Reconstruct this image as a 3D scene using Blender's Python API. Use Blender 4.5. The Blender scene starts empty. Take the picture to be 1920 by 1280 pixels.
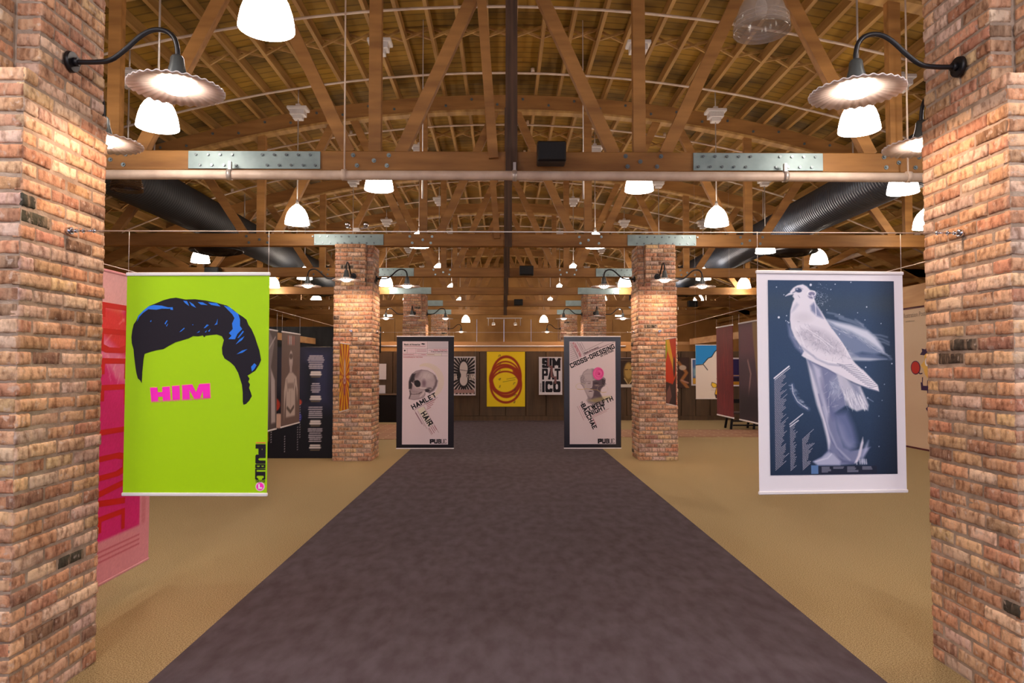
import bpy, math, random
import numpy as np
from mathutils import Vector, Matrix
from mathutils.geometry import tessellate_polygon
random.seed(7); rng = np.random.default_rng(7)
scn = bpy.context.scene
COL = bpy.data.collections.new('hall'); scn.collection.children.link(COL)
PI = math.pi

# ---------------------------------------------------------------- helpers
def lin(c, a=1.0):
    r = []
    for v in c[:3]:
        v = v / 255.0
        r.append(v / 12.92 if v <= .04045 else ((v + .055) / 1.055) ** 2.4)
    return (r[0], r[1], r[2], a)

def tag(o, label=None, cat=None, group=None, kind=None):
    if label: o['label'] = label
    if cat: o['category'] = cat
    if group: o['group'] = group
    if kind: o['kind'] = kind
    return o

def empty(name, loc, rz=0.0, label=None, cat=None, group=None, kind=None, parent=None):
    o = bpy.data.objects.new(name, None); COL.objects.link(o)
    o.location = loc; o.rotation_euler = (0, 0, rz); o.empty_display_size = .1
    if parent: o.parent = parent
    return tag(o, label, cat, group, kind)

class MB:
    def __init__(s): s.v = []; s.f = []; s.sm = []; s.c = None
    def add(s, vs, fs, smooth=False):
        b = len(s.v); s.v += [tuple(v) for v in vs]
        s.f += [tuple(b + i for i in f) for f in fs]; s.sm += [smooth] * len(fs); return s
    def box(s, x0, x1, y0, y1, z0, z1):
        return s.add([(x0,y0,z0),(x1,y0,z0),(x1,y1,z0),(x0,y1,z0),(x0,y0,z1),(x1,y0,z1),(x1,y1,z1),(x0,y1,z1)],
            [(0,3,2,1),(4,5,6,7),(0,1,5,4),(1,2,6,5),(2,3,7,6),(3,0,4,7)])
    def cbox(s, x0, x1, y0, y1, z0, z1, r):
        # box with chamfered edges
        lo = (x0, y0, z0); hi = (x1, y1, z1); vs = []
        for cx in (0, 1):
            for cy in (0, 1):
                for cz in (0, 1):
                    c = [(hi if q else lo)[i] for i, q in enumerate((cx, cy, cz))]
                    sg = [-1 if q else 1 for q in (cx, cy, cz)]
                    for a in range(3):
                        p = list(c)
                        for b in range(3):
                            if b != a: p[b] += sg[b] * r
                        vs.append(tuple(p))
        def I(cx, cy, cz, a): return (cx*4+cy*2+cz)*3+a
        fs = []
        for a in range(3):
            b, c = (a+1) % 3, (a+2) % 3
            for q in (0, 1):
                loop = []
                for (u, w) in ((0,0),(1,0),(1,1),(0,1)):
                    k = [0,0,0]; k[a] = q; k[b] = u; k[c] = w; loop.append(I(k[0],k[1],k[2],a))
                # face normal a lies where p[a] is on the face
                fs.append(loop)
        return s.add(vs, [])._cham(vs, x0, x1, y0, y1, z0, z1)
    def _cham(s, vs, *a):
        n = len(vs); base = len(s.v) - n
        import bmesh
        bm = bmesh.new()
        for v in vs: bm.verts.new(v)
        bmesh.ops.convex_hull(bm, input=bm.verts)
        bm.verts.index_update()
        s.v = s.v[:base]
        bm.verts.ensure_lookup_table()
        s.add([v.co[:] for v in bm.verts], [[v.index for v in f.verts] for f in bm.faces])
        bm.free(); return s
    def beam(s, p, q, w, d, up=(0,1,0)):
        # rectangular bar p->q, width w across, d along 'up'
        p = Vector(p); q = Vector(q); t = (q-p).normalized(); u = Vector(up)
        u = (u - t*u.dot(t)).normalized(); n = t.cross(u)
        vs = []
        for e in (p, q):
            for (a, b) in ((-1,-1),(1,-1),(1,1),(-1,1)): vs.append(e + n*(a*w/2) + u*(b*d/2))
        return s.add(vs, [(0,1,2,3),(7,6,5,4),(0,4,5,1),(1,5,6,2),(2,6,7,3),(3,7,4,0)])
    def tube(s, pts, r, n=8, cap=True):
        pts = [Vector(p) for p in pts]; rs = r if isinstance(r, (list, tuple)) else [r]*len(pts)
        vs = []; prev = None
        for i, p in enumerate(pts):
            t = (pts[min(i+1, len(pts)-1)] - pts[max(i-1, 0)]).normalized()
            if prev is None:
                a = Vector((0,0,1)) if abs(t.z) < .9 else Vector((1,0,0))
                u = t.cross(a).normalized()
            else: u = (prev - t*prev.dot(t)).normalized()
            prev = u; w = t.cross(u)
            for k in range(n):
                an = 2*PI*k/n; vs.append(p + u*(math.cos(an)*rs[i]) + w*(math.sin(an)*rs[i]))
        fs = []
        for i in range(len(pts)-1):
            for k in range(n):
                k2 = (k+1) % n; fs.append((i*n+k, i*n+k2, (i+1)*n+k2, (i+1)*n+k))
        s.add(vs, fs, True)
        if cap:
            b = len(s.v) - len(vs); m = len(pts)-1
            s.f.append(tuple(b + k for k in range(n))[::-1]); s.f.append(tuple(b + m*n + k for k in range(n))); s.sm += [False, False]
        return s
    def lathe(s, prof, n=24, c=(0,0,0), wave=None):
        vs = []
        for (r, z) in prof:
            for k in range(n):
                a = 2*PI*k/n; dz = wave(r, a) if wave else 0
                vs.append((c[0]+r*math.cos(a), c[1]+r*math.sin(a), c[2]+z+dz))
        fs = []
        for i in range(len(prof)-1):
            for k in range(n):
                k2 = (k+1) % n; fs.append((i*n+k, i*n+k2, (i+1)*n+k2, (i+1)*n+k))
        return s.add(vs, fs, True)
    def poly(s, pts, y0, y1):
        # polygon in xz, extruded y0..y1 (y0 = front)
        tri = tessellate_polygon([[Vector((p[0], p[1], 0)) for p in pts]]); n = len(pts)
        vs = [(p[0], y0, p[1]) for p in pts] + [(p[0], y1, p[1]) for p in pts]
        fs = [tuple(t) for t in tri] + [tuple(i+n for i in t[::-1]) for t in tri]
        fs += [(i, (i+1) % n, (i+1) % n + n, i+n) for i in range(n)]
        return s.add(vs, fs)
    def build(s, name, mat, parent=None, **kw):
        me = bpy.data.meshes.new(name); me.from_pydata(s.v, [], s.f); me.update()
        if any(s.sm): me.polygons.foreach_set('use_smooth', s.sm)
        if s.c is not None:
            at = me.color_attributes.new('Col', 'FLOAT_COLOR', 'POINT')
            at.data.foreach_set('color', np.asarray(s.c, dtype=np.float32).ravel())
        me.materials.append(mat)
        o = bpy.data.objects.new(name, me); COL.objects.link(o)
        if parent: o.parent = parent
        return tag(o, **kw)

# ---------------------------------------------------------------- materials
def mat(name, col, rough=.6, metal=0.0, emit=None, es=0.0, noise=None, bump=None, spec=.5, alpha=1.0, attr=False, trans=0.0):
    m = bpy.data.materials.new(name); m.use_nodes = True; N = m.node_tree.nodes; L = m.node_tree.links
    b = N['Principled BSDF']; c = lin(col)
    b.inputs['Base Color'].default_value = c; b.inputs['Roughness'].default_value = rough
    b.inputs['Metallic'].default_value = metal; b.inputs['Specular IOR Level'].default_value = spec
    if trans: b.inputs['Transmission Weight'].default_value = trans
    if alpha < 1: b.inputs['Alpha'].default_value = alpha
    if emit: b.inputs['Emission Color'].default_value = lin(emit); b.inputs['Emission Strength'].default_value = es
    tc = N.new('ShaderNodeTexCoord'); src = None
    if attr:
        at = N.new('ShaderNodeVertexColor'); at.layer_name = 'Col'; src = at.outputs['Color']; L.new(src, b.inputs['Base Color'])
    if noise:
        # noise = (color2, scale xyz, contrast lo, hi, detail)
        c2, sc, lo, hi = noise[:4]
        mp = N.new('ShaderNodeMapping'); mp.inputs['Scale'].default_value = sc
        L.new(tc.outputs['Object'], mp.inputs['Vector'])
        nt = N.new('ShaderNodeTexNoise'); nt.inputs['Scale'].default_value = 1; nt.inputs['Detail'].default_value = noise[4] if len(noise) > 4 else 5
        L.new(mp.outputs['Vector'], nt.inputs['Vector'])
        mr = N.new('ShaderNodeMapRange'); mr.inputs['From Min'].default_value = lo; mr.inputs['From Max'].default_value = hi
        L.new(nt.outputs['Fac'], mr.inputs['Value'])
        mx = N.new('ShaderNodeMix'); mx.data_type = 'RGBA'
        L.new(mr.outputs['Result'], mx.inputs['Factor'])
        if src: L.new(src, mx.inputs['A'])
        else: mx.inputs['A'].default_value = c
        mx.inputs['B'].default_value = lin(c2)
        if attr: mx.blend_type = 'MULTIPLY'
        L.new(mx.outputs['Result'], b.inputs['Base Color']); m['mixnode'] = mx.name
    if bump:
        sc, st, di = bump
        n2 = N.new('ShaderNodeTexNoise'); n2.inputs['Scale'].default_value = sc; n2.inputs['Detail'].default_value = 4
        L.new(tc.outputs['Object'], n2.inputs['Vector'])
        bp = N.new('ShaderNodeBump'); bp.inputs['Strength'].default_value = st; bp.inputs['Distance'].default_value = di
        L.new(n2.outputs['Fac'], bp.inputs['Height']); L.new(bp.outputs['Normal'], b.inputs['Normal'])
    return m

M = {}
M['truss'] = mat('truss_timber', (170,120,62), .6, noise=((134,90,42), (1.2,14,9), .35, .7), bump=(30,.15,.005))
M['trussd'] = mat('weathered_timber', (92,66,48), .7, noise=((60,42,30), (30,30,1.5), .35, .7))
M['joist'] = mat('joist_timber', (194,152,88), .65, noise=((150,108,54), (8,.8,8), .35, .7))
M['deck'] = mat('roof_boards', (184,142,50), .75, noise=((104,78,22), (.9,1.3,1), .38, .68, 7))
M['steel'] = mat('grey_blue_steel', (158,178,180), .45, .25, noise=((136,156,158), (6,6,6), .35, .7))
M['bolt'] = mat('bolt_steel', (120,130,134), .35, .7)
M['pipe'] = mat('painted_pipe', (226,204,186), .5, noise=((206,182,164), (5,5,5), .4, .65))
M['white'] = mat('white_enamel', (225,218,214), .4)
M['black'] = mat('black_metal', (26,24,28), .4, .3)
M['duct'] = mat('dark_duct', (70,78,92), .36, .45)
M['ductl'] = mat('black_duct', (36,40,46), .6, .1)
M['speaker'] = mat('black_grille', (14,14,17), .6, bump=(300,.4,.002))
M['mortar'] = mat('mortar', (176,156,140), .95, noise=((146,126,110), (12,12,12), .35, .65), bump=(60,.6,.008))
M['brick'] = mat('old_brick', (180,120,80), .88, attr=True, noise=((176,160,150), (38,38,22), .45, .68, 6), bump=(85,.55,.006))
M['carpet'] = mat('olive_carpet', (182,162,122), .95, noise=((126,106,72), (150,150,150), .35, .65, 2), bump=(260,.5,.006), spec=.1)
M['runner'] = mat('grey_runner', (86,78,84), .95, noise=((74,64,69), (11,5,9), .34, .66, 12), bump=(220,.5,.004), spec=.1)
M['panel'] = mat('brown_panelling', (96,72,46), .6, noise=((72,52,32), (10,10,1.2), .35, .7))
M['ply'] = mat('back_wall_plywood', (196,146,84), .7, noise=((160,114,62), (1.2,1.2,.8), .35, .7))
M['header'] = mat('pale_header_wood', (200,156,104), .6, noise=((176,128,80), (1,3,8), .35, .7))
M['wire'] = mat('cable_steel', (205,196,190), .35, .5)
M['chrome'] = mat('chrome', (200,200,210), .15, 1.0)
M['rail'] = mat('banner_rail', (232,226,228), .35)
M['paper'] = mat('printed_vinyl', (220,220,220), .42, attr=True, spec=.25)
M['pleated_sheet'] = mat('black_sheet', (12,11,12), .8)
M['socket'] = mat('grey_socket', (84,88,88), .4, .5)
M['tile'] = mat('tile_floor', (150,100,70), .8)
M['lit'] = mat('lit_acrylic', (250,248,255), .3, emit=(255,240,224), es=19.0)
M['bulb'] = mat('warm_bulb', (255,240,220), .3, emit=(255,226,200), es=18)
M['porcelain'] = mat('porcelain_shade', (236,228,230), .3, spec=.6)
M['glassshade'] = mat('smoky_glass_dome', (190,176,166), .12, alpha=.42, spec=.9)
M['beige'] = mat('beige_panel', (206,180,152), .7)
M['smoke'] = mat('bronze_glass_dome', (96,74,56), .15, alpha=.75, spec=.9)
def vinyl(name, col, rough=.4): 
    k = 'v_' + name
    if k not in M: M[k] = mat(name, col, rough, spec=.22)
    return M[k]
BLK = vinyl('black_ink', (26,18,26)); WHT = vinyl('white_vinyl', (236,230,236))

# brick shader: darker/lighter vertical drag marks and pale flecks on each brick
def tune_brick():
    nt = M['brick'].node_tree; N = nt.nodes; L = nt.links; b = N['Principled BSDF']
    prev = b.inputs['Base Color'].links[0].from_socket; tc = [n for n in N if n.type == 'TEX_COORD'][0]
    mp = N.new('ShaderNodeMapping'); mp.inputs['Scale'].default_value = (34, 34, 7); L.new(tc.outputs['Object'], mp.inputs['Vector'])
    n1 = N.new('ShaderNodeTexNoise'); n1.inputs['Scale'].default_value = 1; n1.inputs['Detail'].default_value = 2; L.new(mp.outputs['Vector'], n1.inputs['Vector'])
    r = N.new('ShaderNodeMapRange'); r.inputs['From Min'].default_value = .52; r.inputs['From Max'].default_value = .72; r.inputs['To Max'].default_value = .4
    L.new(n1.outputs['Fac'], r.inputs['Value'])
    mx = N.new('ShaderNodeMix'); mx.data_type = 'RGBA'; mx.inputs['B'].default_value = lin((226,190,160))
    L.new(r.outputs['Result'], mx.inputs['Factor']); L.new(prev, mx.inputs['A'])
    n3 = N.new('ShaderNodeTexNoise'); n3.inputs['Scale'].default_value = 30; n3.inputs['Detail'].default_value = 5; L.new(tc.outputs['Object'], n3.inputs['Vector'])
    r3 = N.new('ShaderNodeMapRange'); r3.inputs['From Min'].default_value = .6; r3.inputs['From Max'].default_value = .68; r3.inputs['To Max'].default_value = .45
    L.new(n3.outputs['Fac'], r3.inputs['Value'])
    mx3 = N.new('ShaderNodeMix'); mx3.data_type = 'RGBA'; mx3.inputs['B'].default_value = lin((214,196,184))
    L.new(r3.outputs['Result'], mx3.inputs['Factor']); L.new(mx.outputs['Result'], mx3.inputs['A'])
    L.new(mx3.outputs['Result'], b.inputs['Base Color'])
tune_brick()

def tune_tile():
    nt = M['tile'].node_tree; N = nt.nodes; L = nt.links; b = N['Principled BSDF']
    tc = [n for n in N if n.type == 'TEX_COORD'][0]
    br = N.new('ShaderNodeTexBrick'); br.inputs['Color1'].default_value = lin((158,112,82)); br.inputs['Color2'].default_value = lin((134,86,60))
    br.inputs['Mortar'].default_value = lin((176,146,112)); br.inputs['Scale'].default_value = 1
    br.inputs['Brick Width'].default_value = .5; br.inputs['Row Height'].default_value = .16; br.inputs['Mortar Size'].default_value = .015
    L.new(tc.outputs['Object'], br.inputs['Vector']); L.new(br.outputs['Color'], b.inputs['Base Color'])
tune_tile()

def tune_deck():
    # narrow boards laid across the joists: thin dark joints plus mottled stains
    nt = M['deck'].node_tree; N = nt.nodes; L = nt.links; b = N['Principled BSDF']
    prev = b.inputs['Base Color'].links[0].from_socket; tc = [n for n in N if n.type == 'TEX_COORD'][0]
    w = N.new('ShaderNodeTexWave'); w.bands_direction = 'Y'; w.inputs['Scale'].default_value = 1.9; w.inputs['Distortion'].default_value = .3
    L.new(tc.outputs['Object'], w.inputs['Vector'])
    r = N.new('ShaderNodeMapRange'); r.inputs['From Min'].default_value = .0; r.inputs['From Max'].default_value = .12; r.inputs['To Min'].default_value = .55; r.inputs['To Max'].default_value = 1
    L.new(w.outputs['Fac'], r.inputs['Value'])
    mx = N.new('ShaderNodeMix'); mx.data_type = 'RGBA'; mx.blend_type = 'MULTIPLY'; mx.inputs['Factor'].default_value = 1
    L.new(prev, mx.inputs['A']); L.new(r.outputs['Result'], mx.inputs['B']); L.new(mx.outputs['Result'], b.inputs['Base Color'])
tune_deck()

# ---------------------------------------------------------------- camera
F = 1300.0; PITCH = math.atan(48/F); YAW = math.atan(17/F)
cam = bpy.data.cameras.new('camera'); cam.sensor_width = 36; cam.lens = F*36/1920; cam.clip_start = .05
co = bpy.data.objects.new('camera', cam); COL.objects.link(co)
co.location = (-.045, 0, 1.47); co.rotation_euler = (PI/2 + PITCH, 0, -YAW); scn.camera = co

# ---------------------------------------------------------------- setting
YB, YF = -5.0, 31.0; WX = 9.7; R = 19.4
def arch(x): return 5.92 - (R - math.sqrt(R*R - x*x))     # top of the top chord
MB().box(-WX, WX, YB, YF, -.1, 0).build('floor', M['carpet'], kind='structure')
tl = MB().box(-9.6, -1.74, 14.2, 17.9, 0, .006); tl.box(1.74, 9.6, 14.6, 16.3, 0, .006)
tl.build('floor_tile_band', M['tile'], kind='structure')
rn = MB().box(-1.69, 1.74, YB+.1, 19.1, 0, .008)
rn.build('carpet_runner', M['runner'], label='long dark grey carpet runner down the middle aisle', cat='carpet')
NS = 40
dk = MB(); vs = []; fs = []
xs = [-WX + 2*WX*i/NS for i in range(NS+1)]
for x in xs:
    z = arch(x) + .2
    for (dy, dz) in ((YB, 0), (YF, 0), (YF, .05), (YB, .05)): vs.append((x, dy, z+dz))
for i in range(NS):
    a = i*4; b = a+4
    for k in range(4): fs.append((a+k, b+k, b+(k+1) % 4, a+(k+1) % 4))
dk.add(vs, fs, True)
ceil = dk.build('ceiling', M['deck'], kind='structure')
for i in range(-25, 26):
    x = i*.376 + .12
    z = arch(x) + .005
    s = -math.atan2(x, R)
    MB().beam((x, YB, z+.09), (x, YF, z+.09), .045, .175, (math.sin(-s), 0, math.cos(s))).build('joist', M['joist'], ceil)
TR = [3.25, 7.0, 11.26, 15.1, 18.75, 22.4, 26.0]
def bridging(y):
    b = MB()
    for i in range(-24, 24):
        x0 = i*.376+.12; x1 = x0+.376
        z0 = arch(x0)+.02; z1 = arch(x1)+.02
        b.beam((x0, y, z0), (x1, y, z1+.15), .03, .03); b.beam((x0, y+.04, z0+.15), (x1, y+.04, z1), .03, .03)
    return b.build('cross_bridging', M['joist'], ceil)
for i in range(len(TR)-1): bridging((TR[i]+TR[i+1])/2 + .1)
MB().box(-WX-.12, -WX, YB, YF, 0, 3.6).build('wall_left', M['ply'], kind='structure')
MB().box(WX, WX+.12, YB, YF, 0, 3.6).build('wall_right', M['ply'], kind='structure')
bw = MB()
for i in range(16):
    x0 = -WX + i*2*WX/16; bw.cbox(x0+.006, x0+2*WX/16-.006, YF-.15, YF, 0, 3.6, .008)
bw.box(-WX, WX, YF-.12, YF, 3.6, 6.2)
bw.build('wall_back', M['ply'], kind='structure')
# low panelled partition behind the third pillars
pt = MB(); pt.box(-WX+.05, WX-.05, 19.3, 19.4, 0, 1.9)
x = -WX+.05; 
while x < WX-.1:
    w = min(random.choice((.56, .72, .4)), WX-.05-x); pt.cbox(x+.006, x+w-.006, 19.24, 19.3, .12, 1.91, .006); x += w
pt.box(-WX+.05, WX-.05, 19.22, 19.3, 0, .12)
pt.build('wall_partition', M['panel'], kind='structure')
MB().box(-5.2, 5.2, 19.42, 19.5, 2.10, 2.18).build('trim_header', M['header'], kind='structure')
MB().box(-5.2, 5.2, 19.42, 19.5, 1.88, 2.095).build('trim_lower', M['ply'], kind='structure')
for s, nm in ((-1, 'trim_rail_left'), (1, 'trim_rail_right')):
    MB().box(s*5.24-.04, s*5.24+.04, 10.0, 19.41, 2.1, 2.26).build(nm, M['header'], kind='structure')
tb = MB().tube([(-4.1, 19.4, 2.06), (3.4, 19.4, 2.06)], .022, 8)
tag(tb.build('conduit', M['rail'], None), 'thin pale conduit running along the top of the far panelled partition', 'conduit')
dr = MB(); n = 90
vs = [(-9.4 + i*6.0/n, 19.12 + .03*math.sin(i*1.3), z) for i in range(n+1) for z in (1.86, 2.58)]
vs += [(v[0], v[1]+.02, v[2]) for v in vs]
k = 2*(n+1)
fs = [(2*i, 2*i+2, 2*i+3, 2*i+1) for i in range(n)] + [(k+2*i+1, k+2*i+3, k+2*i+2, k+2*i) for i in range(n)] + [(2*i+1,2*i+3,k+2*i+3,k+2*i+1) for i in range(n)]
dr.add(vs, fs, True)  # black sheet with shallow folds, filling an unidentified dark area
dr.build('black_sheet', M['pleated_sheet'], None, label='black pleated sheet above the partition on the far left', cat='pleated_sheet')

# ---------------------------------------------------------------- trusses
ORD = ['first', 'second', 'third', 'fourth', 'fifth', 'sixth', 'seventh']
def truss(i, Y):
    zb = 3.447 if i == 1 else 3.43
    zt = zb + .2
    r = empty('roof_truss', (0, Y, zb), 0,
        ['nearest bowstring timber roof truss, above the first pair of brick pillars',
         'large timber roof truss directly behind the thick pale pipe',
         'timber roof truss resting on the second pair of brick pillars',
         'timber roof truss just behind the second pair of brick pillars',
         'timber roof truss resting on the third pair of brick pillars',
         'timber roof truss just behind the third pair of brick pillars',
         'farthest timber roof truss, over the farthest pair of brick pillars'][i], 'truss', 'timber roof trusses')
    H = 9.25
    MB().cbox(-H, H, -.07, .07, 0, .2, .008).build('bottom_chord', M['truss'], r)
    a = MB(); n = 36; vs = []; fs = []
    for j in range(n+1):
        x = -H + 2*H*j/n; z = arch(x)-zb; nx = x/R
        for (dy, dz) in ((-.07,-.24),(.07,-.24),(.07,0),(-.07,0)): vs.append((x + nx*dz*0, dy, z+dz))
    for j in range(n):
        for k in range(4): fs.append((j*4+k, j*4+(k+1) % 4, j*4+4+(k+1) % 4, j*4+4+k))
    fs += [(3,2,1,0), (n*4, n*4+1, n*4+2, n*4+3)]
    a.add(vs, fs); 
    a.build('top_chord', M['truss'], r)
    lip = MB(); vs = []; fs = []
    for j in range(n+1):
        x = -H + 2*H*j/n; z = arch(x)-zb-.24
        for (dy, dz) in ((-.085,-.035),(.085,-.035),(.085,0),(-.085,0)): vs.append((x, dy, z+dz))
    for j in range(n):
        for k in range(4): fs.append((j*4+k, j*4+(k+1) % 4, j*4+4+(k+1) % 4, j*4+4+k))
    lip.add(vs, fs); lip.build('chord_lamination', M['joist'], r)
    for s in (-1, 1):
        for q in (1.345, 3.98, 6.62):
            zt2 = arch(q)-zb-.24
            MB().box(s*q-.062, s*q+.062, -.045, .045, .2, zt2).build('web_post', M['truss'], r)
        for (xb, xt) in ((1.345-.26, .16), (1.345+.26, 2.5), (3.98-.26, 2.8), (3.98+.26, 5.15), (6.62-.26, 5.45), (6.62+.26, 7.75)):
            MB().beam((s*xb, 0, .19), (s*xt, 0, arch(xt)-zb-.22), .125, .09).build('web_diagonal', M['truss'], r)
    kp = MB().box(-.02, .1, -.1, -.072, -.02, 5.7-zb); kp.box(.035, .085, -.072, .09, .2, 5.7-zb)
    kp.build('king_post', M['trussd'], r)
    if i in (1, 2):
        MB().beam((-.14, -.1, .12), (-.3, -.1, 5.66-zb), .095, .05).build('sway_brace', M['truss'], r)
    w0 = 1.88 if i == 1 else 2.08
    for s in (-1, 1):
        g = MB().cbox(s*2.54 - (3.2-w0)/2, s*2.54 + (3.2-w0)/2, -.085, -.07, .01, .19, .003)
        far = i > 3
        pos = []
        for k in range(5): pos.append((w0+.1+k*.12-2.54, .15))
        for k in range(4): pos.append((3.12-k*.12-2.54, .15))
        for k in range(5): pos.append((w0+.05+k*.12-2.54, .045))
        for k in range(4): pos.append((3.08-k*.12-2.54, .045))
        bolts = []
        for (bx, bz) in pos:
            c = (s*2.54 + bx*s, bz); hx = []; ph = random.random()
            for q in range(6): hx.append((c[0]+.014*math.cos(ph+q*PI/3), c[1]+.014*math.sin(ph+q*PI/3)))
            bolts.append(hx)
        if far:
            for hx in bolts: g.poly(hx, -.097, -.085)
        go = g.build('gusset_plate', M['steel'], r)
        if not far:
            for hx in bolts: MB().poly(hx, -.099, -.085).build('bolt', M['bolt'], go)
    if i in (1, 2, 3):
        bp = []
        for s in (-1, 1):
            for q in (1.345, 3.98):
                bp += [(s*q-.15*s, .155), (s*q, .1), (s*q+.21*s, .155), (s*q-.13*s, .05), (s*q+.17*s, .05)]
        if i in (2,):
            for q in np.arange(-5.6, 5.7, .42): bp.append((float(q), arch(q)-zb-(.07 if int(round(q/.42)) % 2 else .16)))
        for (bx, bz) in bp:
            MB().tube([(bx, -.07, bz), (bx, -.078, bz)], .022, 10).tube([(bx, -.078, bz), (bx, -.092, bz)], .012, 6).build('chord_bolt', M['bolt'], r)
    return r
for i, Y in enumerate(TR): truss(i, Y)

# thin sprinkler pipes following the arch
for i in range(1, len(TR)-1):
    gap = TR[i+1]-TR[i]
    for k, fy in enumerate((.31, .76)):
        y = TR[i] + gap*fy; n = 30
        r = MB().tube([(-8.8+17.6*j/n, y, arch(-8.8+17.6*j/n)-.045) for j in range(n+1)], .017, 6)
        nm = ['the nearest truss', 'the truss behind the thick pale pipe', 'the second pillars\' truss', 'the truss past the second pillars', 'the third pillars\' truss', 'the truss past the third pillars'][i]
        o = r.build('sprinkler_pipe', M['pipe'], None, label='%s thin roof pipe behind %s' % (('nearer', 'farther')[k], nm), cat='pipe', group='thin sprinkler pipes under the arched roof')
        for q in (-5.6, -2.8, 0.4, 2.9, 5.8):
            MB().tube([(q, y, arch(q)-.03), (q, y, arch(q)+.03)], .028, 8).build('pipe_fitting', M['pipe'], o)
# the thick pipe in front of the second truss
PY, PZ = 6.84, 3.375
mp = empty('sprinkler_main', (0, PY, PZ), 0, 'thick pale pipe running across the hall below the first visible truss', 'pipe')
MB().tube([(-9.4, 0, -.01), (0, 0, 0), (9.4, 0, -.01)], .047, 16).build('pipe_run', M['pipe'], mp)
for q in (-2.75, .07, 2.78, -1.62, 4.02):
    h = MB()
    if abs(q) in (1.62, 4.02): h.tube([(q, 0, .04), (q, -.02, 2.2)], .009, 6); h.tube([(q-.025, 0, 0), (q+.025, 0, 0)], .056, 14)
    else: h.tube([(q-.022, 0, 0), (q+.022, 0, 0)], .056, 14); h.box(q-.014, q+.014, -.02, .02, .04, .13)
    h.build('clevis_hanger', M['pipe'] if abs(q) > 1.5 and abs(q) < 1.7 or q > 4 else M['wire'], mp)
sp = MB().tube([(7.95, 3.4, 4.0), (7.95, 19.0, 4.0)], .05, 12)
sp.build('sprinkler_main', M['pipe'], None, label='pale pipe running lengthwise high up near the right wall', cat='pipe')

# ---------------------------------------------------------------- ducts
def duct(s):
    r = empty('spiral_duct', (s*5.5, 4.0, 4.22), 0, 'large dark spiral air duct passing through the trusses on the %s side' % ('left' if s < 0 else 'right'), 'duct', 'round spiral air ducts')
    pts = []; rs = []; y = 0
    while y < 25: pts += [(0, y, 0), (0, y+.05, 0), (0, y+.055, 0), (0, y+.065, 0)]; rs += [.343, .343, .349 if s > 0 else .345, .349 if s > 0 else .345]; y += .07
    MB().tube(pts, rs, 28).build('duct_run', M['duct'] if s > 0 else M['ductl'], r)
    for yy in (9.2, 16.8):
        MB().lathe([(.12,-.3),(.12,-.38),(.2,-.4),(.46,-.5),(.49,-.54),(.47,-.56),(.40,-.52),(.34,-.56),(.31,-.6),(.26,-.55),(.2,-.6),(.16,-.58),(.02,-.64)], 36, (0, yy, 0)).build('ceiling_diffuser', M['black'], r)
    for yy in (3.2, 6.8, 10.6, 14.3, 18): 
        MB().tube([(0, yy, .34), (0, yy, arch(5.5)-4.22+.1)], .012, 6).build('duct_hanger', M['wire'], r)
duct(-1); duct(1)

# ---------------------------------------------------------------- speakers etc
def speaker(x, y, z, label, w=.28, h=.2):
    r = empty('speaker', (x, y, z), 0, label, 'speaker', 'black loudspeakers on the trusses')
    MB().cbox(-w/2, w/2, -.2, 0, 0, h, .012).build('cabinet', M['black'], r)
    MB().cbox(-w/2+.012, w/2-.012, -.212, -.2, .012, h-.012, .004).build('grille', M['speaker'], r)
    MB().box(-.03, .03, 0, .07, .04, .16).build('bracket', M['black'], r)
speaker(.43, 6.93-.07, 3.47, 'black loudspeaker on the truss behind the thick pale pipe')
speaker(.46, 15.03-.07, 3.44, 'black loudspeaker beside the aisle on the truss just behind the second pillars', .3, .2)
speaker(.45, 22.33-.07, 3.44, 'black loudspeaker beside the aisle on the truss behind the third pillars', .28, .2)
speaker(-6.25, 15.03-.07, 3.4, 'black loudspeaker high above the green banner', .3, .2)
speaker(6.25, 15.03-.07, 3.4, 'black loudspeaker high above the blue bird banner', .3, .2)
speaker(6.05, 22.33-.07, 3.4, 'black loudspeaker on the right side of the truss behind the third pillars', .3, .2)
for s in (-1, 1):
    e = empty('emergency_light', (s*2.4, 11.1, 3.64), 0, 'twin-head emergency light above the second %s brick pillar' % ('left' if s < 0 else 'right'), 'light')
    if s > 0: bpy.data.objects.remove(e); continue
    MB().cbox(-.05, .05, -.04, .04, 0, .06, .006).build('lamp_base', M['white'], e)
    for q in (-1, 1):
        MB().lathe([(.001,-.02),(.03,-.02),(.045,.02),(.047,.05),(.035,.07),(.001,.075)], 14, (q*.15, 0, .09)).tube([(0,0,.03),(q*.15,0,.08)], .008, 6).build('lamp_head', M['chrome'], e)
tk = empty('track_light', (0, 21.6, 2.78), 0, 'small ceiling track with two white spot heads near the far end of the aisle', 'light')
MB().box(-.55, .55, -.015, .015, .2, .23).tube([(-.5,0,.2),(-.5,0,-.02)], .012, 6).tube([(.5,0,.2),(.5,0,-.02)], .012, 6).build('track_bar', M['white'], tk)
for q in (-.34, .34):
    MB().tube([(q,0,.2),(q,0,.09)], .008, 6).lathe([(.001,.09),(.04,.08),(.055,.03),(.055,0)], 14, (q,0,0)).build('spot_head', M['white'], tk)
    MB().lathe([(.001,.02),(.04,.015)], 14, (q,0,0)).build('spot_lamp', M['lit'], tk)
for s in (-1, 1):
    MB().tube([(s*1.03-.09+.045, 8.8, 3.62), (s*1.03-.09+.045, 8.8, 3.9)], .012, 8).tube([(s*1.03-.09+.045, 8.8, 3.9), (s*1.03-.09+.045, 8.8, 5.95)], .006, 6).build('cable_drop', M['white'], None, label='short white tube on a wire hanging %s of the aisle behind the thick pipe' % ('left' if s < 0 else 'right'), cat='cable')

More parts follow.
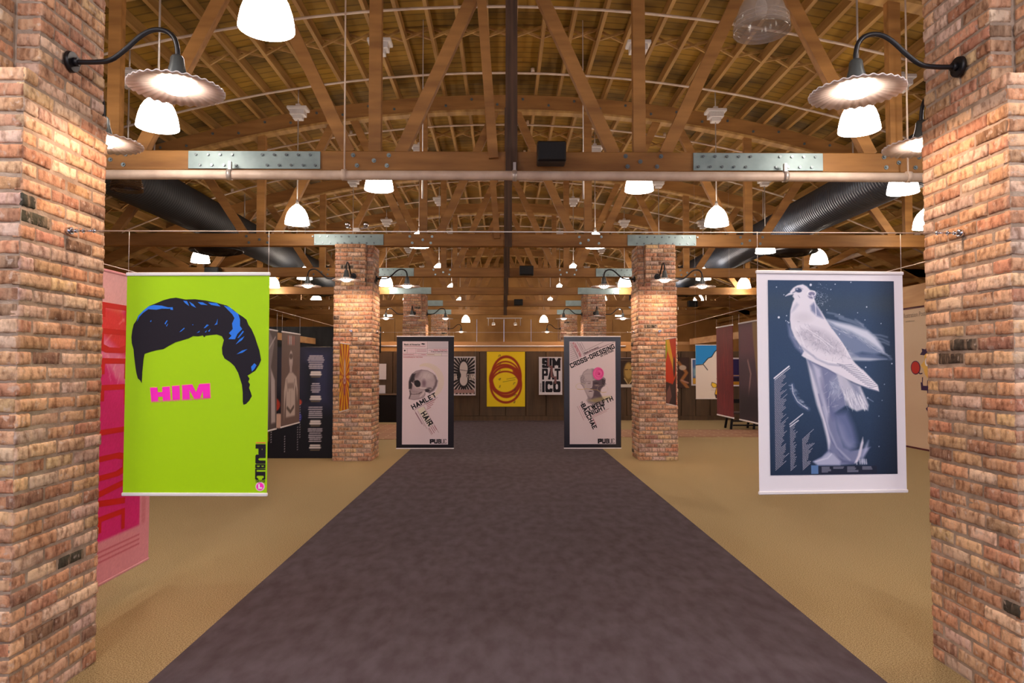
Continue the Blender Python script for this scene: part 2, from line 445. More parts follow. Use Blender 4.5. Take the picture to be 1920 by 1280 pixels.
# ---------------------------------------------------------------- pendants
DOME = [(.036,.295),(.045,.285),(.075,.262),(.112,.222),(.142,.17),(.162,.11),(.174,.05),(.180,0)]
DOMEI = [(.176,0),(.17,.05),(.157,.11),(.137,.17),(.107,.217),(.07,.255),(.03,.28)]
def pend_meshes():
    P = {}
    a = MB().lathe(DOME + DOMEI, 28).build('dome_shade', M['lit'])
    b = MB().lathe(DOME + [(.183,.0)] + DOMEI, 28)
    for z in (.03, .06, .09): b.lathe([(.179-z*.1,z-.004),(.186-z*.1,z),(.179-z*.1,z+.004)], 28)
    b = b.build('dome_shade', M['glassshade'])
    c = MB().lathe([(.001,.36),(.02,.36),(.022,.33),(.036,.30),(.04,.275),(.001,.27)], 16).build('lamp_holder', M['white'])
    d = MB(); d.cbox(-.15,.15,-.1,.1,.05,.1,.01); d.cbox(-.11,.11,-.08,.08,-.03,.05,.008)
    for k in range(7): d.box(-.105+k*.033, -.095+k*.033, -.088, .088, -.025, .045)
    d.cbox(-.07,.07,-.06,.06,-.09,-.03,.008); d.cbox(-.035,.035,-.035,.035,.1,.15,.005)
    d = d.build('ballast_box', M['white'])
    e = MB().lathe([(.001,.24),(.02,.23),(.035,.19),(.04,.15),(.03,.11),(.001,.1)], 14).build('lamp_bulb', M['lit'])
    f = MB().lathe([(.001,.24),(.02,.23),(.035,.19),(.04,.15),(.03,.11),(.001,.1)], 14).build('lamp_bulb', M['white'])
    return a, b, c, d, e, f
pa, pb, pc, pd, pe, pf = pend_meshes()
def cp(o, parent, loc=(0,0,0)):
    c = o.copy(); COL.objects.link(c); c.parent = parent; c.location = loc; return c
ROWS = {-1.6: 'the row just left of the aisle', 1.67: 'the row just right of the aisle', -3.15: 'the row over the left pillars', 3.2: 'the row over the right pillars',
        -4.85: 'the row left of the left pillars', 4.85: 'the row right of the right pillars', -6.15: 'the leftmost row', 6.4: 'the rightmost row'}
def pendant(X, Y, zb, k, lit=True, smoke=False):
    r = empty('pendant_lamp', (X if not smoke else -4.58, Y, zb), 0, None, 'lamp', 'dome pendant lamps hung from the roof')
    if lit: r['label'] = 'lit white dome pendant, %s from the front in %s' % (ORD[k], ROWS[X])
    else: r['label'] = 'unlit clear dome pendant, %s from the front in %s' % (ORD[k], ROWS[X])
    s = cp(pa if lit else pb, r)
    if smoke: s.data = pb.data.copy(); s.data.materials[0] = M['smoke']
    cp(pc, r); cp(pe if lit else pf, r)
    top = arch(X) - zb; zbal = top - .36
    cp(pd, r, (0, 0, zbal))
    MB().tube([(0,0,.34),(0,0,zbal-.06)], .009, 6).tube([(0,0,zbal+.14),(0,0,top+.02)], .009, 6).build('rod', M['wire'], r)
    return r
A = [4.5, 8.64, 12.8, 16.8, 20.9, 25.0, 29.0]; B = [6.2, 10.42, 14.3, 18.4, 22.7, 26.9]
for X in (-1.6, 1.67):
    for k, y in enumerate(A): pendant(X, y, 3.69 if k < 6 else 3.35, k, not (X > 0 and k == 0))
for X in (-4.85, 4.85):
    for k, y in enumerate(A[1:7]):
        if X < 0 and k == 1: continue
        pendant(X, y if k else 8.35, 3.6, k if X > 0 or k == 0 else k-1, not (X < 0 and k == 0), X < 0 and k == 0)
for X in (-3.15, 3.2):
    for k, y in enumerate(B): pendant(X, y, 3.62, k)
for X in (-6.15, 6.4):
    for k, y in enumerate(B[1:]):
        if X > 0 or k > 0: pendant(X, y if k != 1 else 14.0, 3.58, k if X > 0 else k-1)
# unseen pendants added over the entrance, with extra point lights, to brighten the foreground
for (X, y) in ((-1.6, .4), (1.67, .4), (-3.15, 2.1), (3.2, 2.1), (-1.6, -3.2), (1.67, -3.2), (-4.85, .4), (4.85, .4), (-4.85, 4.5), (4.85, 4.5)):
    r = pendant(X, y, 3.62, 0); r['label'] = 'added unseen dome pendant lighting the foreground from the entrance side'; r['group'] = 'added unseen pendants over the entrance'
    l = bpy.data.lights.new('added_fill_light', 'POINT'); l.energy = 66; l.color = (1, .93, .87); l.shadow_soft_size = .07
    o = bpy.data.objects.new('added_fill_light', l); COL.objects.link(o); o.location = (X, y, 3.60)
for o in (pa, pb, pc, pd, pe, pf): bpy.data.objects.remove(o)

# ---------------------------------------------------------------- brick pillars
PAL = [((208,162,126),7),((216,174,140),6),((198,150,116),6),((190,138,106),4),((224,192,166),4),((176,126,100),2.5),((214,178,136),2.5),((206,174,158),3.5),((142,108,86),1.3),((70,62,50),.5),((200,144,114),4)]
def brick_unit(mb, cols, x0, y0, z0, L, d, h, ax, nrm, hi, col):
    # brick with face on the plane; ax = direction of length, nrm outward normal
    US = (0, .035, .2, .4, .6, .8, .965, 1) if hi else (0, .05, .95, 1); VS = (0, .11, .37, .63, .89, 1) if hi else (0, .14, .86, 1)
    nx, nz = len(US)-1, len(VS)-1
    off = random.uniform(-.004, .004); r = .0065
    tilt = random.uniform(-.004, .004)
    vs = []; idx = {}
    for j in range(nz+1):
        for i in range(nx+1):
            u = US[i]; v = VS[j]
            ed = 1 if i in (0, nx) or j in (0, nz) else 0
            a = u*L; b = v*h
            if hi:
                a += random.uniform(-.0022, .0022); b += random.uniform(-.0022, .0022)
            o = off + tilt*(u-.5) - (r if ed else 0) + (random.uniform(-.0014, .0014) if hi else 0)
            idx[(i, j)] = len(vs)
            vs.append((x0 + ax[0]*a + nrm[0]*o, y0 + ax[1]*a + nrm[1]*o, z0 + b))
    fr = len(vs)
    ring = [(i, 0) for i in range(nx)] + [(nx, j) for j in range(nz)] + [(i, nz) for i in range(nx, 0, -1)] + [(0, j) for j in range(nz, 0, -1)]
    for (i, j) in ring:
        p = vs[idx[(i, j)]]; vs.append((p[0]-nrm[0]*.03, p[1]-nrm[1]*.03, p[2]))
    fs = []
    flip = (ax[0]*nrm[1]-ax[1]*nrm[0]) > 0
    for j in range(nz):
        for i in range(nx):
            f = (idx[(i,j)], idx[(i+1,j)], idx[(i+1,j+1)], idx[(i,j+1)]); fs.append(f[::-1] if flip else f)
    m = len(ring)
    for q in range(m):
        f = (idx[ring[q]], fr+q, fr+(q+1) % m, idx[ring[(q+1) % m]]); fs.append(f[::-1] if flip else f)
    mb.add(vs, fs, hi); cols += [col]*len(vs)

def pick():
    t = random.random()*sum(w for _, w in PAL)
    for c, w in PAL:
        t -= w
        if t <= 0: break
    j = random.uniform(.9, 1.1); c = [min(255, max(0, q*j + random.uniform(-4, 4))) for q in c]
    return lin(c)

def pillar(sx, k, y0, hi):
    # sx side, inner face at |x| = 2.1
    W = .62; H = 3.425; CW, PITCHZ = .2, .0672
    side = 'left' if sx < 0 else 'right'
    root = empty('brick_pillar', (sx*2.41 + ((.036 if sx > 0 else .023) if k == 0 else 0), y0+.31, 0), 0, '%s reclaimed brick pillar on the %s side of the grey runner' % (['nearest', 'second', 'third', 'farthest'][k], side), 'pillar', 'square brick pillars')
    xo = sx*(.31)   # local inner x
    mb = MB(); cols = []
    core = MB()
    core.box(-.3045, .3045, -.3045, .3045, 0, 2.72)
    # upper part with a notch at the inner front corner
    xi = -sx*.2905; xn = -sx*.1805; xu = sx*.2905
    a, b = sorted((xu, xn)); core.box(a, b, -.2905, .2905, 2.72, H)
    a, b = sorted((xn, xi)); core.box(a, b, -.1905, .2905, 2.72, H)
    nC = int(H/PITCHZ)
    def run(p, d, nrm, L, z, odd, h):
        pos = 0.0; first = True
        ang = (d[0], d[1])
        while pos < L-.03:
            l = (.095 if (odd and first) else .2) * random.uniform(.94, 1.06)
            if L-pos-l < .06: l = L-pos
            l = min(l, L-pos)
            brick_unit(mb, cols, p[0]+d[0]*(pos+.004), p[1]+d[1]*(pos+.004), z+random.uniform(-.002,.002), l-.012, 0, h*random.uniform(.95,1.04), d, nrm, hi, pick())
            pos += l; first = False
    for c in range(nC+1):
        z = c*PITCHZ + .003; h = .0555
        if z+h > H: break
        odd = c % 2
        if z < 2.72: 
            e = .31 + (.004 if c % 11 == 5 else 0)
            run((-e,-e), (1,0), (0,-1), 2*e, z, odd, h); run((e,-e), (0,1), (1,0), 2*e, z, 1-odd, h)
            run((e,e), (-1,0), (0,1), 2*e, z, odd, h); run((-e,e), (0,-1), (-1,0), 2*e, z, 1-odd, h)
        else:
            e = .297; nt = .11; nd = .1
            if sx < 0:   # inner side is +x
                run((-e,-e), (1,0), (0,-1), 2*e-nt, z, odd, h)
                run((e-nt,-e), (0,1), (1,0), nd, z, 0, h)
                run((e-nt,-e+nd), (1,0), (0,-1), nt, z, 0, h)
                run((e,-e+nd), (0,1), (1,0), 2*e-nd, z, 1-odd, h)
                run((e,e), (-1,0), (0,1), 2*e, z, odd, h); run((-e,e), (0,-1), (-1,0), 2*e, z, 1-odd, h)
            else:
                run((-e+nt,-e), (1,0), (0,-1), 2*e-nt, z, odd, h)
                run((-e+nt,-e+nd), (0,-1), (-1,0), nd, z, 0, h)
                run((-e,-e+nd), (1,0), (0,-1), nt, z, 0, h)
                run((e,-e), (0,1), (1,0), 2*e, z, 1-odd, h)
                run((e,e), (-1,0), (0,1), 2*e, z, odd, h); run((-e,e), (0,-1), (-1,0), 2*e-nd, z, 1-odd, h)
    core.build('mortar_core', M['mortar'], root)
    mb.c = cols; mb.build('brickwork', M['brick'], root)
    return root

FR = [2.93, 10.95, 18.47, 25.6]
for k, y0 in enumerate(FR):
    for sx in (-1, 1): pillar(sx, k, y0, k < 2)

# ---------------------------------------------------------------- gooseneck lamps
def wave(r, a): return .0042*max(0, (r-.085)/.13)*math.sin(a*32)
def goose_parts():
    pts = [(0,0,0),(.12,0,0),(.19,0,.012),(.255,0,.06),(.325,0,.125),(.385,0,.155),(.445,0,.15),(.485,0,.115),(.5,0,.06),(.5,0,.015)]
    fine = []
    for i in range(len(pts)-1):
        p0, p1, p2, p3 = [Vector(pts[max(0, min(len(pts)-1, i+q))]) for q in (-1, 0, 1, 2)]
        for j in range(4):
            t = j/4; fine.append(.5*((2*p1)+(p2-p0)*t+(2*p0-5*p1+4*p2-p3)*t*t+(3*p1-p0-3*p2+p3)*t**3))
    fine.append(Vector(pts[-1])); pts = fine
    a = MB().tube(pts, .0115, 12).build('gooseneck_arm', M['black'])
    b = MB().tube([(0,0,0),(.018,0,0)], [.05,.046], 20).tube([(.018,0,0),(.04,0,0)], .02, 12).build('mounting_plate', M['black'])
    c = MB().lathe([(.001,.03),(.024,.03),(.03,.02),(.034,-.015),(.046,-.06),(.046,-.09)], 18, (.5,0,0)).build('lamp_socket', M['socket'])
    d = MB().lathe([(.042,-.08),(.082,-.092),(.09,-.103),(.15,-.113),(.211,-.124),(.214,-.127),(.211,-.130),(.15,-.119),(.09,-.109),(.08,-.098),(.042,-.086)], 192, (.5,0,0), wave).build('wavy_shade', M['porcelain'])
    e = MB().lathe([(.001,-.088),(.06,-.094),(.078,-.106),(.074,-.122),(.05,-.142),(.02,-.151),(.001,-.153)], 20, (.5,0,0)).build('bulb', M['bulb'])
    return a, b, c, d, e
gp = goose_parts()
FACE = {'aisle': 'the aisle face', 'front': 'the camera-facing side', 'outer': 'the outer face', 'back': 'the rear face'}
goff = vinyl('dead_bulb', (200,190,180))
for k, y0 in enumerate(FR):
    for sx in (-1, 1):
        for fc in (('aisle', 'back', 'outer', 'front')):
            if k == 0 and fc in ('outer', 'front'): continue
            if k > 0 and fc == 'back': continue
            if k == 3 and fc != 'aisle': continue
            cx = sx*2.41 + ((.036 if sx > 0 else .023) if k == 0 else 0); cy = y0+.31; z = 2.905
            if fc == 'aisle': loc = (cx - sx*.305, cy, z); rz = 0 if sx < 0 else PI
            elif fc == 'outer': loc = (cx + sx*.305, cy, z); rz = PI if sx < 0 else 0
            elif fc == 'front': loc = (cx, cy-.305, z); rz = -PI/2
            else: loc = (cx, cy+.305, z); rz = PI/2
            side = 'left' if sx < 0 else 'right'
            on = not (k == 2 and fc == 'front')
            r = empty('gooseneck_lamp', loc, rz, '%s wavy-shade gooseneck lamp on %s of the %s %s pillar' % ('lit' if on else 'unlit', FACE[fc], ['nearest', 'second', 'third', 'farthest'][k], side), 'lamp', 'gooseneck lamps on the brick pillars')
            for o in gp:
                c = cp(o, r)
                if not on and o.name.startswith('bulb'): c.data = o.data.copy(); c.data.materials[0] = goff
            if on and k < 3:
                l = bpy.data.lights.new('gooseneck_light', 'SPOT'); l.spot_size = math.radians(166); l.spot_blend = .25; l.energy = 33 if k < 2 else 30; l.color = (1, .66, .44); l.shadow_soft_size = .05
                o = bpy.data.objects.new('gooseneck_light', l); COL.objects.link(o)
                o.location = Matrix.Rotation(rz, 4, 'Z') @ Vector((.5, 0, -.165)) + Vector(loc)
for o in gp: bpy.data.objects.remove(o)

# ---------------------------------------------------------------- picture painting
class Cv:
    """procedural painting on a vertex grid; coordinates u right, v down, in the units given"""
    def __init__(s, u0, v0, u1, v1, nx, ny, bg):
        s.u = np.linspace(u0, u1, nx)[None, :].repeat(ny, 0); s.v = np.linspace(v0, v1, ny)[:, None].repeat(nx, 1)
        s.b = (u0, v0, u1, v1); s.nx = nx; s.ny = ny
        s.c = np.ones((ny, nx, 3))*np.array(bg, float)
    def mix(s, a, col): 
        a = np.clip(a, 0, 1)[..., None]; s.c = s.c*(1-a) + np.array(col, float)*a
    def sd(s, pts, closed=True):
        u, v = s.u, s.v; n = len(pts); d = np.full(u.shape, 1e9); ins = np.zeros(u.shape, bool)
        for i in range(n if closed else n-1):
            x0, y0 = pts[i]; x1, y1 = pts[(i+1) % n]; dx, dy = x1-x0, y1-y0; q = dx*dx+dy*dy+1e-9
            t = np.clip(((u-x0)*dx+(v-y0)*dy)/q, 0, 1); d = np.minimum(d, np.hypot(u-x0-t*dx, v-y0-t*dy))
            if closed and dy != 0:
                c = ((y0 > v) != (y1 > v)) & (u < dx*(v-y0)/dy + x0); ins ^= c
        return np.where(ins, -d, d) if closed else d
    def poly(s, pts, col, soft=1.0, a=1.0): s.mix(a*np.clip(.5 - s.sd(pts)/soft, 0, 1), col)
    def line(s, pts, w, col, soft=1.0, a=1.0): s.mix(a*np.clip(.5 - (s.sd(pts, False)-w/2)/soft, 0, 1), col)
    def ell(s, cx, cy, rx, ry, col, soft=1.0, a=1.0, rot=0):
        c, q = math.cos(rot), math.sin(rot); x = (s.u-cx)*c+(s.v-cy)*q; y = -(s.u-cx)*q+(s.v-cy)*c
        d = (np.hypot(x/rx, y/ry)-1)*min(rx, ry); s.mix(a*np.clip(.5-d/soft, 0, 1), col)
    def rect(s, x0, y0, x1, y1, col, soft=.6, a=1.0): s.poly([(x0,y0),(x1,y0),(x1,y1),(x0,y1)], col, soft, a)
    def ring(s, cx, cy, rx, ry, w, col, soft=1.0, a=1.0, rot=0):
        c, q = math.cos(rot), math.sin(rot); x = (s.u-cx)*c+(s.v-cy)*q; y = -(s.u-cx)*q+(s.v-cy)*c
        d = abs(np.hypot(x/rx, y/ry)-1)*min(rx, ry)-w/2; s.mix(a*np.clip(.5-d/soft, 0, 1), col)
    def grain(s, amt, sx=1, sy=1):
        n = rng.normal(0, 1, (s.ny//sy+2, s.nx//sx+2)).repeat(sy, 0).repeat(sx, 1)[:s.ny, :s.nx]; s.c += n[..., None]*amt
    def smear(s, amt, n, col, region=None, lmin=4, lmax=20, ang=0.6, w=1.0):
        for _ in range(n):
            x0, y0, x1, y1 = region; x = random.uniform(x0, x1); y = random.uniform(y0, y1); l = random.uniform(lmin, lmax); t = ang+random.uniform(-.25, .25)
            s.line([(x, y), (x+l*math.cos(t), y+l*math.sin(t))], w, col, 1.0, amt)
    def sheet(s, name, parent, x0, x1, z0, z1, y=-.0035, m=None):
        X = np.linspace(x0, x1, s.nx)[None, :].repeat(s.ny, 0); Z = np.linspace(z1, z0, s.ny)[:, None].repeat(s.nx, 1)
        co = np.stack([X, np.full(X.shape, y), Z], -1).reshape(-1, 3)
        idx = np.arange(s.nx*s.ny).reshape(s.ny, s.nx)
        fs = np.stack([idx[1:, :-1], idx[1:, 1:], idx[:-1, 1:], idx[:-1, :-1]], -1).reshape(-1, 4)
        me = bpy.data.meshes.new(name); me.from_pydata(co.tolist(), [], fs.tolist()); me.update()
        c = np.clip(s.c, 0, 255)/255.0; c = np.where(c <= .04045, c/12.92, ((c+.055)/1.055)**2.4)
        c = np.concatenate([c.reshape(-1, 3), np.ones((s.nx*s.ny, 1))], 1).astype(np.float32)
        at = me.color_attributes.new('Col', 'FLOAT_COLOR', 'POINT'); at.data.foreach_set('color', c.ravel())
        me.materials.append(m or M['paper'])
        o = bpy.data.objects.new(name, me); COL.objects.link(o); o.parent = parent; return o

def text(parent, s, x, z, h, m, width=None, rot=0.0, bold=.0, y=-.0045, name='lettering', align='CENTER', shear=0):
    cu = bpy.data.curves.new(name, 'FONT'); cu.body = s; cu.align_x = align; cu.align_y = 'CENTER'; cu.size = 1; cu.offset = bold; cu.extrude = .0; cu.shear = shear; cu.resolution_u = 3
    t = bpy.data.objects.new(name, cu); COL.objects.link(t)
    dg = bpy.context.evaluated_depsgraph_get(); me = bpy.data.meshes.new_from_object(t.evaluated_get(dg)); bpy.data.objects.remove(t)
    n = len(me.vertices); co = np.zeros(n*3, np.float32); me.vertices.foreach_get('co', co); co = co.reshape(-1, 3)
    lo = co.min(0); hi = co.max(0); sz = hi-lo
    k = h/sz[1]; kx = (width/sz[0]) if width else k
    cx = (lo[0]+hi[0])/2 if align == 'CENTER' else lo[0]
    px = (co[:, 0]-cx)*kx; pz = (co[:, 1]-(lo[1]+hi[1])/2)*k
    c, q = math.cos(rot), math.sin(rot)
    out = np.stack([px*c-pz*q+x, np.full(n, y), px*q+pz*c+z], -1)
    me.vertices.foreach_set('co', out.astype(np.float32).ravel()); me.update()
    me.materials.clear(); me.materials.append(m)
    o = bpy.data.objects.new(name, me); COL.objects.link(o); o.parent = parent; return o

GLY = {'A': [[(0,0),(.5,1)],[(1,0),(.5,1)],[(.2,.28),(.8,.28)]], 'B': [[(0,0),(0,1),(.8,1),(.95,.88),(.95,.65),(.8,.53),(0,.53)],[(.8,.53),(1,.4),(1,.13),(.85,0),(0,0)]],
 'C': [[(1,.72),(1,.85),(.85,1),(.15,1),(0,.85),(0,.15),(.15,0),(.85,0),(1,.15),(1,.28)]], 'D': [[(0,0),(0,1),(.75,1),(1,.8),(1,.2),(.75,0),(0,0)]],
 'E': [[(1,0),(0,0),(0,1),(1,1)],[(0,.51),(.85,.51)]], 'F': [[(0,0),(0,1),(1,1)],[(0,.5),(.8,.5)]],
 'G': [[(1,.72),(1,.85),(.85,1),(.15,1),(0,.85),(0,.15),(.15,0),(.85,0),(1,.15),(1,.45),(.6,.45)]], 'H': [[(0,0),(0,1)],[(1,0),(1,1)],[(0,.5),(1,.5)]],
 'I': [[(.5,0),(.5,1)]], 'K': [[(0,0),(0,1)],[(1,1),(.1,.45)],[(.35,.55),(1,0)]], 'L': [[(0,1),(0,0),(1,0)]], 'M': [[(0,0),(0,1)],[(1,0),(1,1)],[(.04,1),(.5,.22)],[(.96,1),(.5,.22)]],
 'N': [[(0,0),(0,1)],[(1,0),(1,1)],[(.03,1),(.97,0)]], 'O': [[(.15,1),(0,.85),(0,.15),(.15,0),(.85,0),(1,.15),(1,.85),(.85,1),(.15,1)]], 'P': [[(0,0),(0,1),(.85,1),(1,.88),(1,.55),(.85,.43),(0,.43)]],
 'R': [[(0,0),(0,1),(.85,1),(1,.88),(1,.6),(.85,.48),(0,.48)],[(.55,.48),(1,0)]], 'S': [[(1,.74),(1,.88),(.85,1),(.15,1),(0,.88),(0,.64),(.15,.52),(.85,.48),(1,.36),(1,.12),(.85,0),(.15,0),(0,.12),(0,.26)]],
 'T': [[(0,1),(1,1)],[(.5,0),(.5,1)]], 'U': [[(0,1),(0,.15),(.15,0),(.85,0),(1,.15),(1,1)]], 'V': [[(0,1),(.5,0)],[(1,1),(.5,0)]], 'W': [[(0,1),(.26,0)],[(.26,0),(.5,1)],[(.5,1),(.74,0)],[(.74,0),(1,1)]], '-': [[(0,.45),(1,.45)]]}
GW = {'I': .36, 'M': 1.2, 'W': 1.35, '-': .65, ' ': .5, 'L': .85, 'E': .88, 'F': .85}
def block(parent, s, x, z, h, m, width, rot=0.0, wt=.27, gap=.14, y=-.0046, name='title'):
    # heavy condensed lettering drawn as thick strokes
    tot = sum(GW.get(c, 1) for c in s) + gap*(len(s)-1); cell = width/tot
    mb = MB(); px = -width/2; c_, s_ = math.cos(rot), math.sin(rot)
    ty = min(h*wt*.8, cell*wt*1.15); tx = cell*wt
    for ch in s:
        w_ = GW.get(ch, 1)*cell
        def pt(p): return (px + tx/2 + p[0]*(w_-tx) if w_ > tx*1.4 else px + w_/2, -h/2 + ty/2 + p[1]*(h-ty))
        for st in GLY.get(ch, []):
            q = [pt(p) for p in st]; n = len(q); sg = []
            closed = st[0] == st[-1]
            for i in range(n-1):
                (ax, ay), (bx, by) = q[i], q[i+1]; L = math.hypot(bx-ax, by-ay)+1e-9; ux, uy = (bx-ax)/L, (by-ay)/L
                t = tx*abs(uy) + ty*abs(ux); sg.append((ux, uy, t))
            def ext(p, raw, d, sgn):
                ux, uy, t = d; e = 0
                if raw[1] in (0, 1) and abs(uy) > .2: e = ty/2/abs(uy)
                elif raw[0] in (0, 1) and abs(ux) > .95: e = tx/2
                return (p[0]+sgn*ux*e, p[1]+sgn*uy*e)
            if not closed: q[0] = ext(q[0], st[0], sg[0], -1); q[-1] = ext(q[-1], st[-1], sg[-1], 1)
            def off(k, side, d): return (q[k][0]-d[1]*d[2]/2*side, q[k][1]+d[0]*d[2]/2*side)
            rows_ = []
            for k in range(n):
                a = sg[(k-1) % (n-1)] if (k > 0 or closed) else sg[0]; b = sg[k % (n-1)] if (k < n-1 or closed) else sg[-1]
                pr = []
                for side in (1, -1):
                    p1 = off(k, side, a); p2 = off(k, side, b); cr = a[0]*b[1]-a[1]*b[0]
                    if abs(cr) < .05: pr.append(p1)
                    else:
                        t_ = ((p2[0]-p1[0])*b[1]-(p2[1]-p1[1])*b[0])/cr; pr.append((p1[0]+a[0]*t_, p1[1]+a[1]*t_))
                rows_.append(pr)
            for k in range(n-1):
                vs = [rows_[k][0], rows_[k][1], rows_[k+1][1], rows_[k+1][0]]
                vs = [(v[0], min(h/2, max(-h/2, v[1]))) for v in vs]
                mb.add([(v[0]*c_-v[1]*s_+x, y-.00002*(len(mb.f) % 7), v[0]*s_+v[1]*c_+z) for v in vs], [(0,1,2,3)])
        px += w_ + gap*cell
    return mb.build(name, m, parent)

def banner(name, loc, rz, w, h, label, m, wires=None, group='printed banners hung from cables', cat='banner', rails=True, railm=None, thick=.002):
    r = empty(name, loc, rz, label, cat, group)
    MB().box(-w/2, w/2, -.001, thick, .008, h-.008).build('banner_sheet', m, r)
    if rails:
        MB().cbox(-w/2-.004, w/2+.004, -.008, .006, h-.016, h, .003).build('top_rail', railm or M['rail'], r)
        MB().cbox(-w/2-.004, w/2+.004, -.008, .006, 0, .016, .003).build('bottom_rail', railm or M['rail'], r)
    if wires:
        for s in (-1, 1): MB().tube([(s*w/2*.985, 0, h-.005), (s*w/2*.985, 0, wires)], .0012, 5).build('hanging_wire', M['wire'], r)
    return r

def pm(x0, x1, y0, y1, w, h):
    """photo-measured drawing units -> banner metres"""
    return lambda px, py: ((px-x0)/(x1-x0)*w - w/2, h - (py-y0)/(y1-y0)*h)

# ---- green banner
w, h = .668, 1.035
G = banner('exhibition_banner', (-1.466, 3.24, .876), math.radians(-1.6), w, h, 'lime green banner with black swept hair and magenta HIM, hanging left of aisle', vinyl('lime_vinyl', (164,210,0)) , 1.229)
P = pm(237, 502, 513, 927, w, h)
def zz(pts, s, ox, oy): return [P(ox + x/s, oy + y/s) for x, y in pts]
A4 = lambda pts: zz(pts, 6.857, 230, 540)
A3 = lambda pts: zz(pts, 5.564, 230, 700)
hair = A4([(120,640),(128,560),(145,480),(178,430),(205,365),(270,300),(345,242),(430,208),(520,170),(610,146),(680,138),(745,150),(800,162),(920,158),(1060,175),(1200,205),(1330,240),(1405,290),(1460,338),(1530,380),(1580,420),(1605,485),(1645,540),(1690,640),(1720,730),(1748,810),(1762,880),(1772,935),(1745,1000),(1700,1070)])
hair += A3([(1330,10),(1300,28),(1322,60),(1308,90),(1328,120),(1318,155),(1338,205),(1348,240),(1322,285),(1290,320),(1265,328),(1257,300),(1255,200),(1245,120),(1225,60),(1205,0)])
hair += A4([(1478,1085),(1435,1010),(1380,960),(1310,915),(1282,860),(1275,780),(1298,680),(1272,632),(1205,608),(1110,618),(1062,622),(1046,645),(1030,620),(970,632),(905,628),(850,658),(750,688),(680,708),(600,752),(530,795),(440,810),(370,828),(290,856),(278,920),(265,1090)])
hair += A3([(215,20),(212,105),(196,78),(172,58),(158,10)]) + A4([(188,1080),(172,980),(158,880),(150,800),(126,720)])
MB().poly(hair, -.0028, -.001).build('hair_silhouette', BLK, G)
BLU = vinyl('blue_ink', (44,120,226))
hl = [[(190,440),(200,375),(265,305),(330,250),(400,232),(500,240),(580,262),(610,262),(600,280),(500,278),(430,292),(330,285),(260,335),(215,385)],
      [(605,262),(640,260),(645,295),(612,292)], [(772,178),(820,182),(850,245),(800,210)], [(850,190),(900,220),(938,268),(880,240)],
      [(958,196),(1020,198),(1085,234),(1000,228)], [(1090,200),(1200,208),(1250,252),(1130,232)],
      [(1290,240),(1370,262),(1420,310),(1475,345),(1500,420),(1500,500),(1530,540),(1470,600),(1440,670),(1355,668),(1395,625),(1362,592),(1410,540),(1400,470),(1430,400),(1400,350),(1340,290)],
      [(1450,735),(1500,670),(1560,630),(1530,680)], [(1470,655),(1540,560),(1552,575),(1490,650)], [(1465,860),(1530,815),(1600,795),(1540,840)],
      [(1660,1080),(1650,1020),(1690,975),(1718,1000),(1690,1050)], [(540,470),(570,425),(578,432),(552,482)], [(560,500),(582,468),(582,480),(568,508)],
      [(730,578),(790,522),(798,532),(750,572)], [(1040,530),(1080,480),(1105,490),(1060,525)], [(1175,490),(1200,460),(1215,410),(1212,480)],
      [(950,590),(990,560),(985,580)], [(1055,580),(1080,555),(1070,582)], [(1095,570),(1125,535),(1115,572)], [(355,440),(370,425),(372,440),(362,450)], [(890,485),(905,478),(905,492)]]
for q in hl: MB().poly(A4(q), -.0036, -.0028).build('hair_highlight', BLU, G)
MAG = vinyl('magenta_ink', (250,40,190)); PNK = vinyl('pink_outline', (238,150,130))
cx, cz = P(340, 737); rr = math.radians(3.6)
for q in ([(303,155),(375,152),(380,200),(428,198),(425,148),(500,143),(512,284),(435,288),(432,245),(384,247),(386,292),(318,296)],
          [(525,138),(602,133),(610,275),(535,280)],
          [(632,130),(735,122),(775,200),(805,118),(912,112),(920,258),(850,262),(843,180),(815,265),(760,268),(705,175),(712,272),(640,275)]):
    mx_ = sum(p[0] for p in q)/len(q); my_ = sum(p[1] for p in q)/len(q)
    MB().poly(A3([(mx_+(x-mx_)*1.06, my_+(y-my_)*1.08) for x, y in q]), -.002, -.001).build('title_outline', PNK, G)
    MB().poly(A3(q), -.003, -.002).build('title', MAG, G)
text(G, 'BY CHRISTOPHER WALKEN  DIRECTED BY JIM SIMPSON', cx+.002, cz-.034, .014, PNK, .272, rr, .02, y=-.003, name='credit_line')
xx, z0 = P(490, 863)
for ch, (a, b), bo in (('P', (831,852), .09), ('U', (850,868), .07), ('B', (868,876), .05), ('L', (876,883), .03), ('I', (883,888), .01), ('C', (886,897), .0)):
    z1 = P(490, (a+b)/2)[1]; block(G, ch, xx, z1, .047, BLK, (b-a)/414*1.035*(.94 if ch != 'I' else 2.0), -PI/2, .24+bo*1.8, y=-.003, name='publisher_mark')
block(G, 'THEATER', xx, P(490, 899.5)[1], .0125, BLK, .044, 0, .25, y=-.003, name='publisher_mark')
c2 = P(490, 909); MB().tube([(c2[0], -.001, c2[1]), (c2[0], -.0028, c2[1])], .0215, 28).build('round_mark', vinyl('pale_ring', (240,200,210)), G)
MB().tube([(c2[0], -.001, c2[1]), (c2[0], -.0034, c2[1])], .0165, 28).build('round_mark', MAG, G)
MB().poly([(c2[0]-.008, c2[1]-.01), (c2[0]+.01, c2[1]-.01), (c2[0]+.01, c2[1]-.003), (c2[0]-.001, c2[1]-.003), (c2[0]-.001, c2[1]+.011), (c2[0]-.008, c2[1]+.011)], -.0042, -.0034).build('round_mark', WHT, G)
MB().poly([P(481,828), P(499,828), P(499,830), P(481,830)], -.003, -.001).build('publisher_bar', vinyl('orange_bar', (226,120,60)), G)

